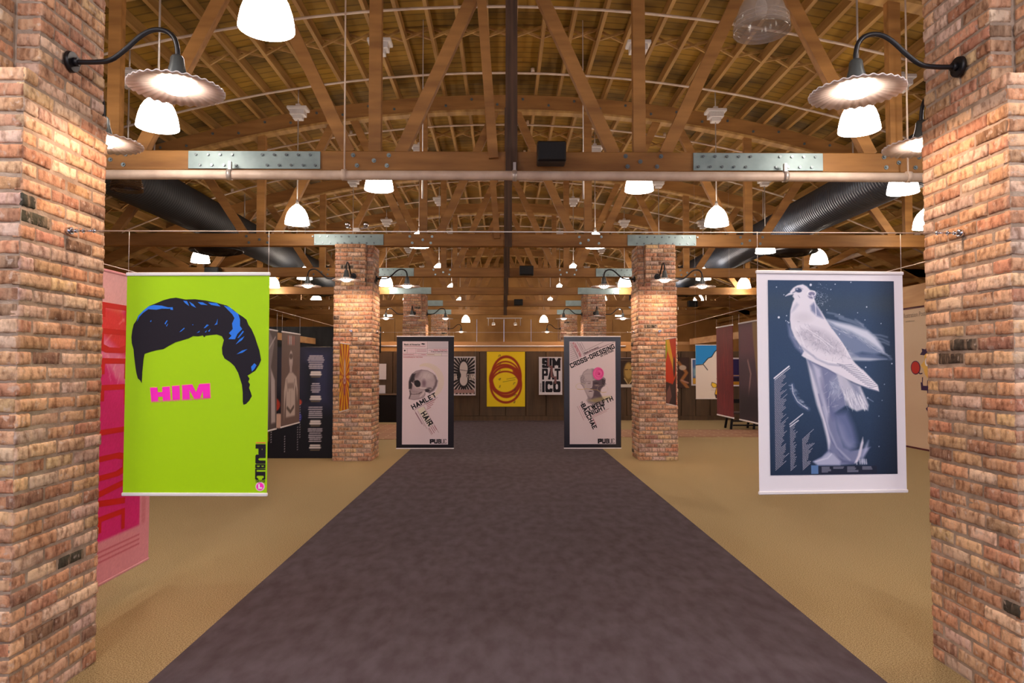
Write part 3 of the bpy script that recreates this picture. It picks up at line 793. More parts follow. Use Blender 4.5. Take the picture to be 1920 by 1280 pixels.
# ---- bird banner
w, h = .715, 1.043
Bd = banner('exhibition_banner', (1.499, 3.24, .88), math.radians(3.6), w, h, 'white-bordered blue banner with a pale draped bird, hanging right of aisle', WHT, 1.225)
c = Cv(1436, 528, 1683, 886, 330, 480, (48,70,100))
Z1 = lambda pts: [(1410+x/6.4, 500+y/6.4) for x, y in pts]
Z2 = lambda pts: [(1410+x/5.12, 680+y/5.12) for x, y in pts]
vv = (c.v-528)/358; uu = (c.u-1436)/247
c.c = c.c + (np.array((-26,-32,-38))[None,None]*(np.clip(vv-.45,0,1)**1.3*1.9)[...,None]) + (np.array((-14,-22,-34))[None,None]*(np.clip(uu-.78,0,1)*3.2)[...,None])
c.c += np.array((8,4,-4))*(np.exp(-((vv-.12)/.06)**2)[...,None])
c.grain(2.0)
# back wing
bwg = [(820,600),(880,635),(1000,662),(1180,700),(1300,735),(1410,768),(1500,850),(1600,980),(1615,1040),(1480,1052),(1330,1030),(1200,1060),(1100,960),(980,800),(900,700)]
c.poly(Z1(bwg), (140,152,184), 6, .75)
c.poly(Z1([(900,650),(1180,705),(1400,775),(1500,850),(1590,975),(1600,1030),(1500,960),(1380,880),(1200,790),(1000,720)]), (216,220,234), 8, .9)
c.poly(Z1([(1140,1010),(1300,1085),(1450,1095),(1640,1112),(1420,1132),(1180,1128)]), (204,208,224), 4, .8)
c.poly(Z1([(1150,1040),(1500,1055),(1690,1120),(1500,1100),(1200,1090)]), (110,124,160), 6, .7)
for (a, b) in (((1000,600),(1350,700)),((1050,630),(1380,740)),((900,560),(1100,610)),((1480,820),(1650,850)),((1500,850),(1670,910)),((1540,900),(1670,940)),((1250,640),(1350,720)),((1600,1040),(1700,1110))):
    c.line(Z1([a, ((a[0]+b[0])/2, (a[1]+b[1])/2-8), b]), 2.2, (180,186,208), 4, .5)
for k in range(46):
    t = k/46; x = 900+700*t; y = 690+330*t**1.1
    c.line(Z1([(x, y+random.uniform(-30,40)), (x+110, y+70+random.uniform(-20,30))]), .8, random.choice(((240,240,248),(110,124,160),(190,196,216))), 1.6, .4)
# drape
dr_ = [(500,-60),(520,0),(560,110),(600,260),(640,430),(690,580),(712,740),(700,830),(640,890),(556,930),(600,965),(820,968),(980,955),(1060,880),(1130,800),(1010,822),(930,835),(860,800),(800,640),(770,480),(900,400),(860,150),(760,60),(700,0)]
c.poly(Z2(dr_), (128,134,170), 4, .9)
c.poly(Z2([(760,480),(900,470),(960,600),(1000,760),(930,835),(860,800),(800,640)]), (104,114,156), 14, .9)
c.poly(Z2([(780,520),(850,600),(900,720),(980,800),(900,815),(820,720)]), (150,156,190), 14, .6)
c.poly(Z2([(505,-40),(560,80),(610,250),(650,430),(700,580),(730,740),(712,830),(690,700),(650,540),(600,400),(560,240)]), (214,212,228), 5, .95)
c.poly(Z2([(560,0),(640,60),(680,260),(720,470),(700,560),(640,330),(590,130)]), (196,196,218), 8, .9)
c.poly(Z2([(640,150),(720,330),(790,520),(760,540),(700,400),(650,260)]), (86,94,136), 10, .6)
c.line(Z2([(620,300),(690,560),(740,740),(850,890)]), 1.6, (90,96,140), 3, .7)
c.line(Z2([(660,420),(720,640),(790,800),(920,920)]), 2.4, (200,202,224), 4, .6)
c.line(Z2([(712,830),(760,880),(850,930),(960,950)]), 3, (60,66,108), 6, .6)
c.poly(Z2([(556,932),(640,895),(712,840),(760,860),(830,930),(820,965),(600,965)]), (176,180,208), 5, .9)
c.line(Z2([(580,930),(700,900),(740,860)]), 1.5, (230,230,242), 3, .7)
c.line(Z2([(720,470),(720,330),(770,180),(830,110),(820,330)]), 1.2, (214,214,230), 2, .6)
c.ell(*Z2([(790,240)])[0], 11, 18, (160,168,196), 10, .8)
for k in range(60):
    x = random.gauss(790, 40); y = random.gauss(270, 90); c.line(Z2([(x, y), (x+random.uniform(-40,40), y+random.uniform(-40,40))]), .7, random.choice(((220,222,236),(90,104,146))), 1.2, .5)
# feet
c.poly(Z2([(1055,705),(1060,760),(1030,880),(1000,935),(965,950),(1000,880),(1030,770)]), (214,208,224), 3, .95)
c.poly(Z2([(1110,740),(1100,830),(1060,900),(1090,955),(1040,958),(1020,940),(1050,860),(1075,790)]), (170,174,206), 6, .8)
for x in (1020, 1042, 1064, 1084): c.line(Z2([(x, 915), (x+2, 958)]), 1.6, (224,222,236), 2, .8)
c.line(Z2([(985,930),(990,960)]), 2, (224,222,236), 2, .8)
# body
body = Z1([(440,312),(480,268),(530,240),(600,226),(650,250),(690,292),(750,305),(762,335),(752,385),(735,400),(760,455),(825,545),(885,645),(960,760),(1040,860),(1130,985),(1185,1095),(1240,1160),(1330,1240)]) + Z2([(1060,60),(1140,140),(1215,215),(1228,275),(1120,247),(980,192),(850,132),(720,62),(600,10)]) + Z1([(600,1090),(570,1070),(600,1020),(545,940),(485,850),(445,750),(432,650),(440,540),(470,440),(492,400),(470,370),(480,345),(380,368),(440,325)])
c.poly(Z1([(400,680),(420,840),(500,980),(600,1070),(640,1050),(520,900),(440,740)]), (130,140,176), 6, .8)
c.poly(body, (228,224,236), 2.5)
c.poly(Z1([(520,800),(700,730),(860,780),(1000,880),(1100,1000),(1100,1080),(900,1040),(700,960),(580,880)]), (186,182,198), 12, .75)
c.ell(*Z1([(600,620)])[0], 16, 9, (206,202,214), 10, .6)
c.poly(Z1([(690,480),(740,440),(800,530),(850,630),(770,600),(700,540)]), (112,122,160), 5, .85)
c.line(Z1([(740,410),(755,500),(760,590)]), 1.6, (240,236,246), 1.6, .9)
c.poly(Z1([(480,500),(520,450),(540,470),(490,530),(450,560)]), (168,172,196), 6, .7)
for k in range(230):
    t = random.random(); x = 540+560*t+random.gauss(0, 60); y = 800+240*t+random.gauss(0, 70)
    c.line(Z1([(x, y), (x+random.uniform(-30,40), y+random.uniform(-20,50))]), .7, random.choice(((244,242,250),(150,148,170),(120,124,152),(236,234,244))), 1.3, .45)
for (a, b) in (((620,740),(960,970)),((720,830),(900,960)),((500,740),(600,930)),((960,760),(1180,1090)),((640,1060),(900,1170)),((760,1110),(1180,1210))):
    c.line(Z1([a, ((a[0]+b[0])/2+10, (a[1]+b[1])/2-6), b]), 1.2, (246,244,252), 1.4, .8)
c.line(Z2([(560,0),(700,60),(850,140),(1000,205),(1210,270)]), 1.2, (90,96,130), 2, .8)
c.line(Z1([(560,960),(760,1110),(900,1170),(1050,1190)]), 2.5, (120,126,160), 4, .6)
for k in range(15):   # wing feathers
    t = k/14; x = 960+250*t; y = 20+205*t
    c.line(Z2([(x, y), (x-75+40*t, y+6), (x-150+70*t, y-10+20*t)]), 1.0, (92,98,132), 1.2, .85)
    c.line(Z2([(x+4, y+6), (x-70+40*t, y+13)]), 1.0, (250,248,254), 1.0, .9)
# tail
tail = Z2([(800,100),(830,220),(880,330),(920,420),(1000,462),(1060,445),(1110,452),(1120,405),(1080,310),(1040,225),(1010,215),(950,190),(880,140)])
c.poly(tail, (196,196,214), 4, .95)
c.poly(Z2([(920,180),(960,240),(1010,330),(1040,300),(1010,215)]), (120,130,164), 6, .7)
for k in range(110):
    t = random.random(); x = 830+200*t; y = 140+80*t; x2 = 900+220*t; y2 = 430+random.uniform(-30,40)
    q = random.uniform(.3, .8); q2 = min(1.08, q+.25); c.line(Z2([(x+(x2-x)*q, y+(y2-y)*q), (x+(x2-x)*q2, y+(y2-y)*q2)]), .8, random.choice(((240,240,248),(140,146,176),(250,250,255))), 1.1, .6)
# head detail
c.ell(*Z1([(545,297)])[0], 6.5, 4.2, (60,74,110), 1.5, .95, .1)
c.ell(*Z1([(528,285)])[0], 1.6, 1.2, (200,210,230), 1.2, .9)
c.line(Z1([(470,330),(500,315),(520,305)]), 1.4, (70,84,120), 2, .9); c.line(Z1([(470,325),(420,338),(385,368)]), 1.0, (220,222,236), 1.2)
c.line(Z1([(500,275),(560,262),(600,285)]), .9, (110,120,150), 1.3, .8); c.line(Z1([(540,360),(560,385)]), .8, (120,120,146), 1.2, .7)
c.ell(*Z1([(710,355)])[0], 7.5, 6.5, (116,116,152), 3, .9); c.ring(*Z1([(708,335)])[0], 8, 5, 1.2, (246,244,252), 1.2, .9)
c.line(Z1([(712,350),(735,400),(730,420)]), 1.5, (240,238,248), 1.4)
for k in range(120):
    x = random.gauss(820, 50); y = random.gauss(370, 60)
    if x > 745: c.ell(*Z1([(x, y)])[0], .5, .5, (210,214,232), 1.0, .6)
for x, y, r in ((698,232,2.3),(295,620,2.1),(272,262,1.0),(362,352,.9),(1005,222,1.0),(1203,197,1.0),(950,285,.9),(1397,490,1.2),(1282,560,.8),(1052,580,.9),(1372,645,.8),(1575,687,.9),(392,600,1.0),(382,660,.9),(405,670,.9),(418,682,1.2),(1703,1165,1.2),(1370,1208,1.0),(1048,815,.9),(845,455,.8),(895,528,.8),(818,222,.6)):
    c.ell(*Z1([(x, y)])[0], r, r, (226,230,244), 1.2)
for x, y, r in ((1097,45,1.1),(1360,10,1.0),(1282,207,.9),(1110,335,1.4),(1255,360,.8),(1215,795,1.0),(1220,508,.8)): c.ell(*Z2([(x, y)])[0], r, r, (200,206,226), 1.4, .9)
c.line(Z2([(1115,340),(1165,370)]), 1.2, (190,196,220), 2, .6)
# loose feather
c.line(Z2([(360,210),(365,270),(400,350),(440,400),(515,440)]), 5, (120,132,170), 6, .6); c.line(Z2([(358,205),(366,290),(410,370),(510,438)]), 1.0, (236,236,246), 1.2)
for k in range(60):
    t = random.random(); x = 358+150*t**1.4; y = 210+225*t; a = random.choice((-1, 1)); L = 40*(1-t*.4)
    c.line(Z2([(x, y), (x+a*L*random.uniform(.4,1), y-L*.4*random.random()+10)]), .6, (200,204,224), 1.1, .45)
# slanted columns of fine print (unreadable in the photograph)
def fineprint(x, ya, yb, step, lens, col):
    y = ya; i = 0
    while y < yb:
        L = lens[i % len(lens)]*random.uniform(.8, 1.15); p = 0; i += 1
        while p < L:
            d = random.uniform(10, 26); d = min(d, L-p+4)
            c.line(Z2([(x+p*.77, y-p*.64), (x+(p+d)*.77, y-(p+d)*.64)]), .75, col, .8, .95); p += d+6
        y += step
c.line(Z2([(182,148),(330,36)]), 2.6, (236,234,244), 1, .95)
c.line(Z2([(188,162),(340,52)]), 1.0, (230,226,236), .8, .9)
fineprint(184, 176, 1022, 16, [150,120,130,140,120,100,120,150,100,90,120,130,80,70], (214,204,216))
fineprint(332, 612, 1022, 16, [60,60,50,40,60,50,80], (214,204,216)); c.line(Z2([(330,580),(460,482)]), 2.0, (228,224,234), 1, .9); c.line(Z2([(332,600),(415,545)]), 2.0, (228,224,234), 1, .9)
fineprint(452, 722, 1022, 15, [150,110,80,70,60,60,70,90,110,140,90], (214,204,216))
c.rect(*Z2([(535,966)])[0], *Z2([(606,1046)])[0], (88,122,172))
c.rect(*Z2([(606,975)])[0], *Z2([(1190,1050)])[0], (26,30,50), 2, .85)
for (x, n_, ww) in ((640,5,90),(755,2,110),(895,5,110),(1045,3,130)):
    for j in range(n_): c.line(Z2([(x, 985+j*11), (x+ww*random.uniform(.6,1), 985+j*11)]), .9, (196,196,214), .7, .8)
P = pm(1416, 1700, 510, 921, w, h)
a0 = P(1437, 528); a1 = P(1682, 886)
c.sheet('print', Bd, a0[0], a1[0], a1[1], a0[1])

# ---- aisle banners
w, h = .925, 1.824
def black_frame(lx, label):
    return banner('exhibition_banner', (lx, 11.26, .152), 0, w, h, label, BLK, 1.88, railm=None)
H1 = black_frame(-1.302, 'tall black-bordered HAMLET and HAIR skull banner left of the aisle')
BLK_, BLK = BLK, mat('glossy_black_vinyl', (24,20,30), .22, spec=.7)
H2 = black_frame(1.408, 'tall glossy black-bordered CROSS-DRESSING banner with pink rose, right of the aisle'); BLK = BLK_
RED = vinyl('red_ink', (176,60,80)); INK = BLK
# left one; drawing units = 10.67 per photo pixel, origin (740,625); banner spans x 45..1185, y 45..2310
P = pm(45, 1185, 50, 2310, w, h)
c = Cv(158, 160, 1072, 2222, 190, 420, (224,206,212)); c.grain(1.0)
K = 10
c.rect(660,165,1068,300,(206,194,202),K); 
for k in range(10): c.line([(680,180+k*12),(1050,180+k*12)], 4, (186,174,184), 5, .5)
for y_ in (302,400,452): c.line([(165,y_),(1060,y_)], 3, (90,70,80), 5)
for x_, a, b in ((655,165,400),(250,302,400),(425,302,400),(380,400,452),(485,400,452),(525,400,452),(645,400,452),(795,400,452),(940,400,452)): c.line([(x_,a),(x_,b)], 3, (90,70,80), 5)
c.rect(165,405,645,450,(226,190,200),8,.6); c.rect(645,405,940,450,(222,214,196),8,.6); c.rect(255,306,425,396,(226,196,208),8,.6)
for (x0_, x1_, y_) in ((445,640,330),(445,640,360),(680,760,340),(180,370,425),(540,620,425),(660,780,425),(200,600,258)): 
    x_ = x0_
    while x_ < x1_: c.line([(x_,y_),(x_+14,y_)], 9, (150,80,96) if y_ > 250 else (190,110,110), 6, .8); x_ += 22
for k in range(46):
    a = -1.75 + k*.062; f = math.sin(PI*k/45)**.7; q = (565, 985)
    ca, sa = math.cos(a), math.sin(a)
    c.line([(q[0]+ca*310, q[1]+sa*330),(q[0]+ca*(330+95*f), q[1]+sa*(345+90*f))], 9, (212,196,140), 9, .75)
sk = [(290,970),(305,890),(350,815),(430,757),(540,733),(660,748),(770,808),(828,880),(845,955),(828,1040),(780,1125),(705,1192),(650,1175),(610,1160),(615,1225),(585,1280),(500,1312),(390,1330),(290,1310),(312,1240),(305,1150),(322,1120),(290,1112),(288,1020)]
c.poly(sk, (176,156,160), 8)
c.line(sk+[sk[0]], 9, (96,78,84), 10, .8)
c.poly([(290,970),(350,815),(430,800),(400,900),(420,960),(360,1010),(345,1120),(290,1112)], (44,34,38), 26, .95)
c.poly([(420,790),(540,740),(500,830),(440,900),(400,880)], (120,100,104), 50, .7)
c.ell(640,860,110,80,(206,190,192),80,.8); c.ell(720,1010,70,65,(192,172,176),60,.7); c.line([(845,955),(825,1045),(780,1125),(700,1180)], 34, (84,66,72), 40, .75)
c.ell(458,1012,62,76,(28,18,22),16,1,-.3); c.line([(345,985),(400,1050),(440,1090),(520,1080)], 22, (206,186,184), 16, .95)
c.ring(458,1005,80,90,14,(190,170,170),20,.6,-.3); c.ell(590,1000,36,70,(120,92,104),40,.85)
c.line([(800,850),(836,950),(818,1050),(760,1140)], 30, (110,92,96), 40, .7); c.line([(520,1095),(640,1100),(760,1095)], 20, (222,206,206), 12, .95)
c.ell(655,1145,50,32,(40,30,34),20,.9); c.ell(700,1100,50,14,(60,46,52),16,.8); c.line([(330,1140),(400,1180),(480,1200)], 60, (150,128,132), 40, .6)
c.line([(320,1215),(400,1222),(480,1212),(540,1180)], 16, (70,52,58), 14, .85)
for k in range(7): c.line([(330+k*24,1195-k*1.5),(330+k*24,1245-k*2)], 6, (226,210,208), 7, .7)
c.line([(300,1300),(330,1210),(310,1150)], 16, (50,38,42), 18, .8); c.line([(520,1260),(580,1200),(600,1160)], 30, (222,202,204), 24, .8)
c.line([(560,760),(560,850),(500,930)], 3, (130,108,110), 6, .6); c.line([(700,770),(650,840),(640,900),(760,960)], 3, (150,130,130), 6, .6)
for k in range(150): 
    x_ = random.uniform(320,820); y_ = random.uniform(760,1290); c.line([(x_,y_),(x_+random.uniform(-14,14),y_+random.uniform(-14,14))], 3, random.choice(((120,100,104),(230,214,214))), 6, .18)
# pale block behind HAIR
c.poly([(460,1520),(590,1465),(755,1830),(690,1870)], (220,214,186), 14, .7)
def rot_line(x0_, y0_, x1_, y1_, wd=4): c.line([(x0_,y0_),(x1_,y1_)], wd, (110,56,60), 6)
rot_line(390,1540,860,1285,5); rot_line(590,1465,885,1985); rot_line(470,1560,650,1905); rot_line(405,1545,600,1855); rot_line(675,1900,745,2030); rot_line(700,1875,775,1835)
for (x0_, y0_, dx, dy, n_) in ((640,1420,.87,-.47,11),(650,1450,.87,-.47,9),(660,1480,.87,-.47,7),(650,1520,.87,-.47,5),(425,1590,.5,.87,14),(700,1900,.5,.87,7),(735,1880,.5,.87,7),(765,1860,.5,.87,6),(800,1850,.5,.87,5)):
    for k in range(n_): c.line([(x0_+dx*k*19,y0_+dy*k*19),(x0_+dx*(k*19+12),y0_+dy*(k*19+12))], 11, (150,74,84) if n_ != 14 else (110,60,80), 6, .85)
a0 = P(158, 160); a1 = P(1072, 2222); c.sheet('print', H1, a0[0], a1[0], a1[1], a0[1])
sc = w/1140.0; sz = h/2260.0
def T(par, s, x, y, hh, ww, deg, bold=.05, m=INK, name='lettering'):
    q = P(x, y); return text(par, s, q[0], q[1], hh*sz, m, ww*sc, math.radians(deg), bold, y=-.0046, name=name)
def BT(par, s_, x, y, hh, ww, deg, **k):
    q = P(x, y); return block(par, s_, q[0], q[1], hh*sz, INK, ww*sc, math.radians(deg), **k)
T(H1, 'Bank of America', 350, 222, 36, 320, 0, .03); 
for k in range(3): 
    q = [P(525+k*18+dx, 222-14+dy+k*4) for dx, dy in ((0,0),(34,-14),(52,-2),(18,14))]; MB().poly(q, -.0046, -.0038).build('bank_flag_mark', INK, H1)
T(H1, 'FREE TICKETS', 915, 336, 30, 270, 0, .02, RED); T(H1, 'PUBLICTHEATER.ORG', 890, 368, 20, 330, 0, .03)
T(H1, 'SHAKESPEARE IN THE PARK', 370, 478, 24, 390, 0, .02, RED)
q = P(203, 345); MB().tube([(q[0], -.0038, q[1]), (q[0], -.0048, q[1])], .014, 20).build('round_logo', INK, H1)
BT(H1, 'HAMLET', 588, 1356, 104, 545, 28.5); BT(H1, 'HAIR', 652, 1705, 118, 300, -57.5)
def public(par, x0_, x1_, y_, hh):
    L = x1_-x0_
    for ch, a, b, bo in (('P',0,.25,.09),('U',.25,.45,.07),('B',.46,.64,.055),('L',.65,.75,.03),('I',.77,.80,.0),('C',.83,.94,-.005),('.',.96,.985,0)):
        q = P(x0_+L*(a+b)/2, y_ + (hh*.42 if ch == '.' else 0)); (text(par, ch, q[0], q[1], hh*.12*sz, INK, (b-a)*L*sc*.97, 0, 0, y=-.0046, name='publisher_mark') if ch == '.' else block(par, ch, q[0], q[1], hh*sz, INK, (b-a)*L*sc*(.97 if ch != 'I' else 2.6), 0, .2+bo*2, name='publisher_mark'))
public(H1, 708, 1062, 2160, 92)
# right one: origin (1050,625)
P = pm(85, 1213, 40, 2290, w, h)
c = Cv(195, 150, 1108, 2200, 190, 420, (224,208,212)); c.grain(1.0)
def hatch(x0_, y0_, dx, dy, n_, col=(120,60,72), wd=9, st=19, ln=12):
    for k in range(n_): c.line([(x0_+dx*k*st,y0_+dy*k*st),(x0_+dx*(k*st+ln),y0_+dy*(k*st+ln))], wd, col, 6, .85)
c.poly([(200,160),(1080,160),(210,560)], (208,192,198), 10, .6)
for a, b in (((470,350),(870,160)),((460,400),(1090,165)),((470,430),(1000,200)),((430,165),(510,320)),((350,165),(500,440)),((235,165),(370,490)),((205,165),(370,500))): c.line([a, b], 4, (84,60,72), 6)
for k in range(8): c.line([(215,250+k*42),(240+k*16,235+k*36)], 4, (120,90,100), 6)
hatch(310,190,.45,.89,14,(176,60,84)); hatch(500,400,.9,-.42,15,(170,80,96),8); hatch(400,190,.45,.89,8,(110,80,92)); hatch(490,425,.9,-.42,20,(120,90,100),6)
# bust
c.poly([(420,900),(440,840),(480,760),(560,705),(650,690),(760,720),(860,840),(905,930),(890,1020),(820,1100),(800,1180),(840,1260),(900,1330),(860,1420),(700,1430),(560,1390),(520,1330),(555,1280),(520,1180),(480,1080),(430,1000)], (186,170,174), 14)
c.line([(560,705),(480,760),(440,840),(420,900),(430,1000),(480,1080)], 12, (120,104,110), 14, .7)
c.poly([(655,940),(720,920),(830,880),(905,930),(890,1020),(820,1100),(800,1180),(840,1260),(890,1320),(700,1380),(620,1300),(660,1250),(680,1150),(640,1100)], (84,68,76), 26, .92)
c.poly([(640,700),(760,720),(860,840),(760,920),(660,900)], (120,104,110), 40, .6)
for k in range(12): c.ring(450+random.uniform(-15,40), 850+k*14, 34, 22, 6, (120,106,110), 8, .5)
for k in range(10): c.ring(870+random.uniform(-15,20), 890+k*16, 28, 18, 6, (50,38,46), 8, .6)
c.line([(440,850),(520,800),(660,800),(780,860)], 6, (150,134,138), 8, .8); c.line([(470,1040),(500,1130),(560,1250)], 14, (150,134,138), 20, .7)
c.line([(520,950),(590,948),(620,965)], 7, (110,94,100), 10, .8); c.ell(585,990,28,12,(130,112,118),10,.8); c.ell(735,1030,42,16,(176,150,140),16,.7); c.ell(725,985,50,14,(52,40,48),14,.8)
c.line([(640,960),(645,1040),(615,1080)], 10, (226,214,214), 10, .8); c.ell(625,1098,24,10,(60,46,52),8,.9); c.ell(610,1150,34,11,(110,84,92),8,.9); c.line([(575,1150),(650,1148)], 4, (50,38,44), 5)
c.ell(610,1170,24,9,(220,206,206),8,.8); c.poly([(560,1240),(640,1290),(700,1250),(820,1300),(880,1400),(640,1400),(560,1360)], (128,110,118), 40, .7)
c.ring(420,1050,100,62,5,(206,190,150),6,.8); c.ring(850,1100,105,75,5,(212,196,176),6,.6); c.line([(350,1105),(430,1110),(540,1098),(640,1110),(740,1120),(840,1170),(920,1165)], 8, (196,160,90), 8, .9)
c.poly([(560,1330),(700,1290),(860,1250),(1000,1240),(1020,1300),(880,1330),(700,1370)], (206,190,110), 40, .5)
c.ell(765,795,108,128,(236,84,158),10)
for k in range(9): c.ring(775+random.uniform(-12,12), 795+random.uniform(-12,12), 92-k*10, 104-k*11, 7, random.choice(((250,150,196),(206,36,116),(244,110,176))), 8, .8)
c.ell(785,800,20,26,(200,30,110),10)
for k in range(11): hatch(350+k*0, 1455, .5, .87, 0)
hatch(350,1450,.42,.91,16,(140,80,90),6); hatch(385,1440,.42,.91,14,(170,80,96),6); hatch(420,1440,.42,.91,14,(120,70,84),6); hatch(640,1650,.9,-.42,20,(150,60,72),6); hatch(650,1675,.9,-.42,17,(170,110,120),6)
hatch(660,1690,.42,.91,8,(170,60,80),9)
a0 = P(195, 150); a1 = P(1108, 2200); c.sheet('print', H2, a0[0], a1[0], a1[1], a0[1])
sc = w/1128.0; sz = h/2250.0
BT(H2, 'CROSS-DRESSING', 648, 442, 98, 960, 24.6); T(H2, 'IN THE PARK', 945, 385, 44, 290, 24.6, .03)
T(H2, 'IN CENTRAL PARK', 345, 320, 40, 330, -62, .03, RED); T(H2, 'Bank of America', 630, 322, 34, 310, 24.6, .03)
BT(H2, 'TWELFTH', 800, 1395, 96, 545, 24); BT(H2, 'NIGHT', 745, 1525, 100, 345, 24)
BT(H2, 'BACCHAE', 575, 1645, 96, 545, -63); T(H2, 'THE', 445, 1393, 44, 90, -63, .04)
public(H2, 748, 1100, 2140, 98)

# ---- FREE LOVE banner (lengthwise, seen at an angle)
w, h = 1.05, 1.88
FL = banner('exhibition_banner', (-2.43, 4.215, .178), PI/2, w, h, 'large pink and red FREE LOVE banner hanging behind the nearest left pillar', vinyl('pale_pink_vinyl', (226,150,160)), None, rails=True, railm=vinyl('pink_rail', (214,150,160)))
c = Cv(-.525, 1.88, .525, 0, 110, 190, (222,146,160)); 
c.rect(-.4, 1.72, .40, .26, (216,36,120), .01)
c.poly([(-.525,1.88),(.525,1.88),(.525,1.68),(.3,1.7),(.1,1.62),(-.2,1.68),(-.525,1.6)], (232,176,180), .03)
c.poly([(-.4,1.62),(-.1,1.5),(.2,1.36),(.4,1.3),(.4,1.5),(.1,1.66)], (226,60,40), .05, .8)
c.poly([(-.4,1.36),(-.15,1.42),(.1,1.22),(.36,1.12),(.3,1.3),(0,1.45),(-.2,1.56)], (236,140,170), .05, .8)
for k in range(60):
    x_ = random.uniform(-.42,.42); y_ = random.uniform(1.2,1.7); c.line([(x_,y_),(x_+random.uniform(-.08,.08),y_-random.uniform(0,.12))], .006, (248,206,210), .012, .6)
for z_ in (.20,.17,.14): c.line([(-.42,z_),(.40,z_)], .008, (186,70,90), .006, .7)
c.line([(.45,1.6),(.45,.28)], .05, (200,110,120), .02, .6)
c.grain(3)
c.sheet('print', FL, -.525, .525, 0, 1.88)
block(FL, 'FREE LOVE', -.06, .98, .56, vinyl('red_paint', (206,34,26)), 1.40, -PI/2, .23, .22, y=-.0048)

# ---- small lengthwise banners on the side cables
def art(parent, w, h, bg, fn, nx=50, ny=80, margin=0.0):
    c = Cv(0, 0, 100, 100*h/w, nx, ny, bg); fn(c, 100*h/w); c.sheet('print', parent, -w/2+margin, w/2-margin, .012+margin, h-.012-margin, y=-.0032); return c
def sunburst(c, H):
    for k in range(16):
        a = 2*PI*k/16+.1; b = a+.2
        c.poly([(50,H/2),(50+200*math.cos(a),H/2+200*math.sin(a)),(50+200*math.cos(b),H/2+200*math.sin(b))], (176,62,20), 2)
    c.rect(12,30,26,H-30,(206,150,20),2,.6)
    c.ell(50,H/2+8,20,16,(150,30,30),2); c.ell(50,H/2+8,13,10,(214,190,190),2); c.ell(50,H/2+8,6,5,(120,30,50),2); c.ell(50,H/2-22,9,26,(206,180,180),2); c.ell(50,H/2+34,12,12,(150,60,90),2)
w, h = .61, 1.02
r = banner('exhibition_banner', (-2.43, 10.48, .81), PI/2, w, h, 'yellow and rust sunburst banner edge-on before the second left pillar', vinyl('yellow_vinyl', (226,176,10)), 1.23)
art(r, w, h, (232,182,8), sunburst)
def orange(c, H):
    c.poly([(0,H),(0,H-55),(70,H-50),(100,H-70),(100,H)], (36,28,34), 2); c.poly([(0,H-5),(10,H-30),(40,H-48),(60,H-20),(30,H)], (150,96,90), 3, .8)
    c.poly([(0,0),(30,0),(12,40),(0,60)], (160,190,20), 2); c.poly([(8,0),(38,0),(95,80),(88,100),(60,60),(20,30)], (240,190,50), 2); c.ell(85,70,10,24,(60,30,40),3)
r = banner('exhibition_banner', (2.43, 10.2, .91), -PI/2, w, .99, 'orange, yellow and black banner edge-on before the second right pillar', vinyl('orange_vinyl', (216,64,20)), 1.13)
art(r, w, .99, (216,60,16), orange)
def figure(c, H):
    for k in range(5): c.rect(30+k*8, 4, 34+k*8, 20, random.choice(((220,210,210),(190,120,110))), 1)
    c.ell(48,46,10,16,(206,190,186),2); c.rect(42,52,54,68,(190,172,168),2); c.ell(48,40,9,5,(96,76,70),2)
    c.poly([(14,H-10),(12,100),(20,78),(40,68),(58,68),(80,76),(88,100),(86,120),(80,96),(74,90),(74,H-14),(24,H-14),(24,96),(18,120)], (206,190,182), 2)
    c.line([(26,80),(34,100)], 2, (110,92,86), 2); c.line([(70,80),(64,98)], 2, (110,92,86), 2); c.rect(32,86,64,96,(120,96,86),2,.6); c.line([(48,100),(48,H-30)], 1.5, (150,132,124), 2)
    c.line([(30,H-30),(48,H-22),(66,H-30)], 6, (84,66,58), 2)
w, h = .66, 1.045
r = banner('exhibition_banner', (-2.43, 7.84, .815), PI/2, w, h, 'brown monochrome banner of a standing person in a white shirt, before the black panel', vinyl('grey_brown_vinyl', (120,96,88)), 1.23)
art(r, w, h, (112,90,82), figure)
def pale(c, H): c.poly([(60,0),(85,20),(70,60),(60,H),(100,H),(100,0)], (84,72,70), 4); c.poly([(70,60),(90,80),(95,H-10),(75,H-10)], (190,180,180), 4); c.line([(60,30),(90,10)], 3, (200,190,190), 2)
r = banner('exhibition_banner', (-2.43, 7.02, .815), PI/2, w, h, 'grey banner half hidden behind the right edge of the lime green banner', vinyl('mid_grey_vinyl', (126,116,116)), 1.23)
art(r, w, h, (140,130,132), pale)
def redhair(c, H):
    for k in range(150):
        x_ = random.uniform(2,98); y_ = random.uniform(0,H); q = (50-x_)*.25*math.sin(y_/H*PI)
        c.line([(x_,y_),(x_+q*.4,y_+12),(x_+q,y_+28)], 1.4, random.choice(((150,44,44),(84,20,24),(170,64,56),(110,28,32))), 2, .6)
w, h = .58, 1.045
r = banner('exhibition_banner', (2.5, 7.93, .9), -PI/2, w, h, 'dark red streaked banner hanging on the right above the black bench', vinyl('wine_vinyl', (120,32,34)), 1.14)
art(r, w, h, (118,32,36), redhair)
def dusk(c, H):
    c.rect(0,0,100,H*.35,(110,70,84),20); c.poly([(60,0),(100,0),(100,H*.8),(82,H*.7),(64,30)], (150,120,72), 5, .9); c.line([(40,60),(52,80),(46,100),(40,118)], 5, (176,140,136), 3, .9); c.rect(0,H*.7,100,H,(44,36,44),20)
r = banner('exhibition_banner', (2.5, 7.1, .9), -PI/2, .68, 1.045, 'dark mauve banner half hidden behind the left edge of the bird banner', vinyl('mauve_vinyl', (80,60,74)), 1.14)
art(r, .68, 1.045, (78,58,70), dusk)

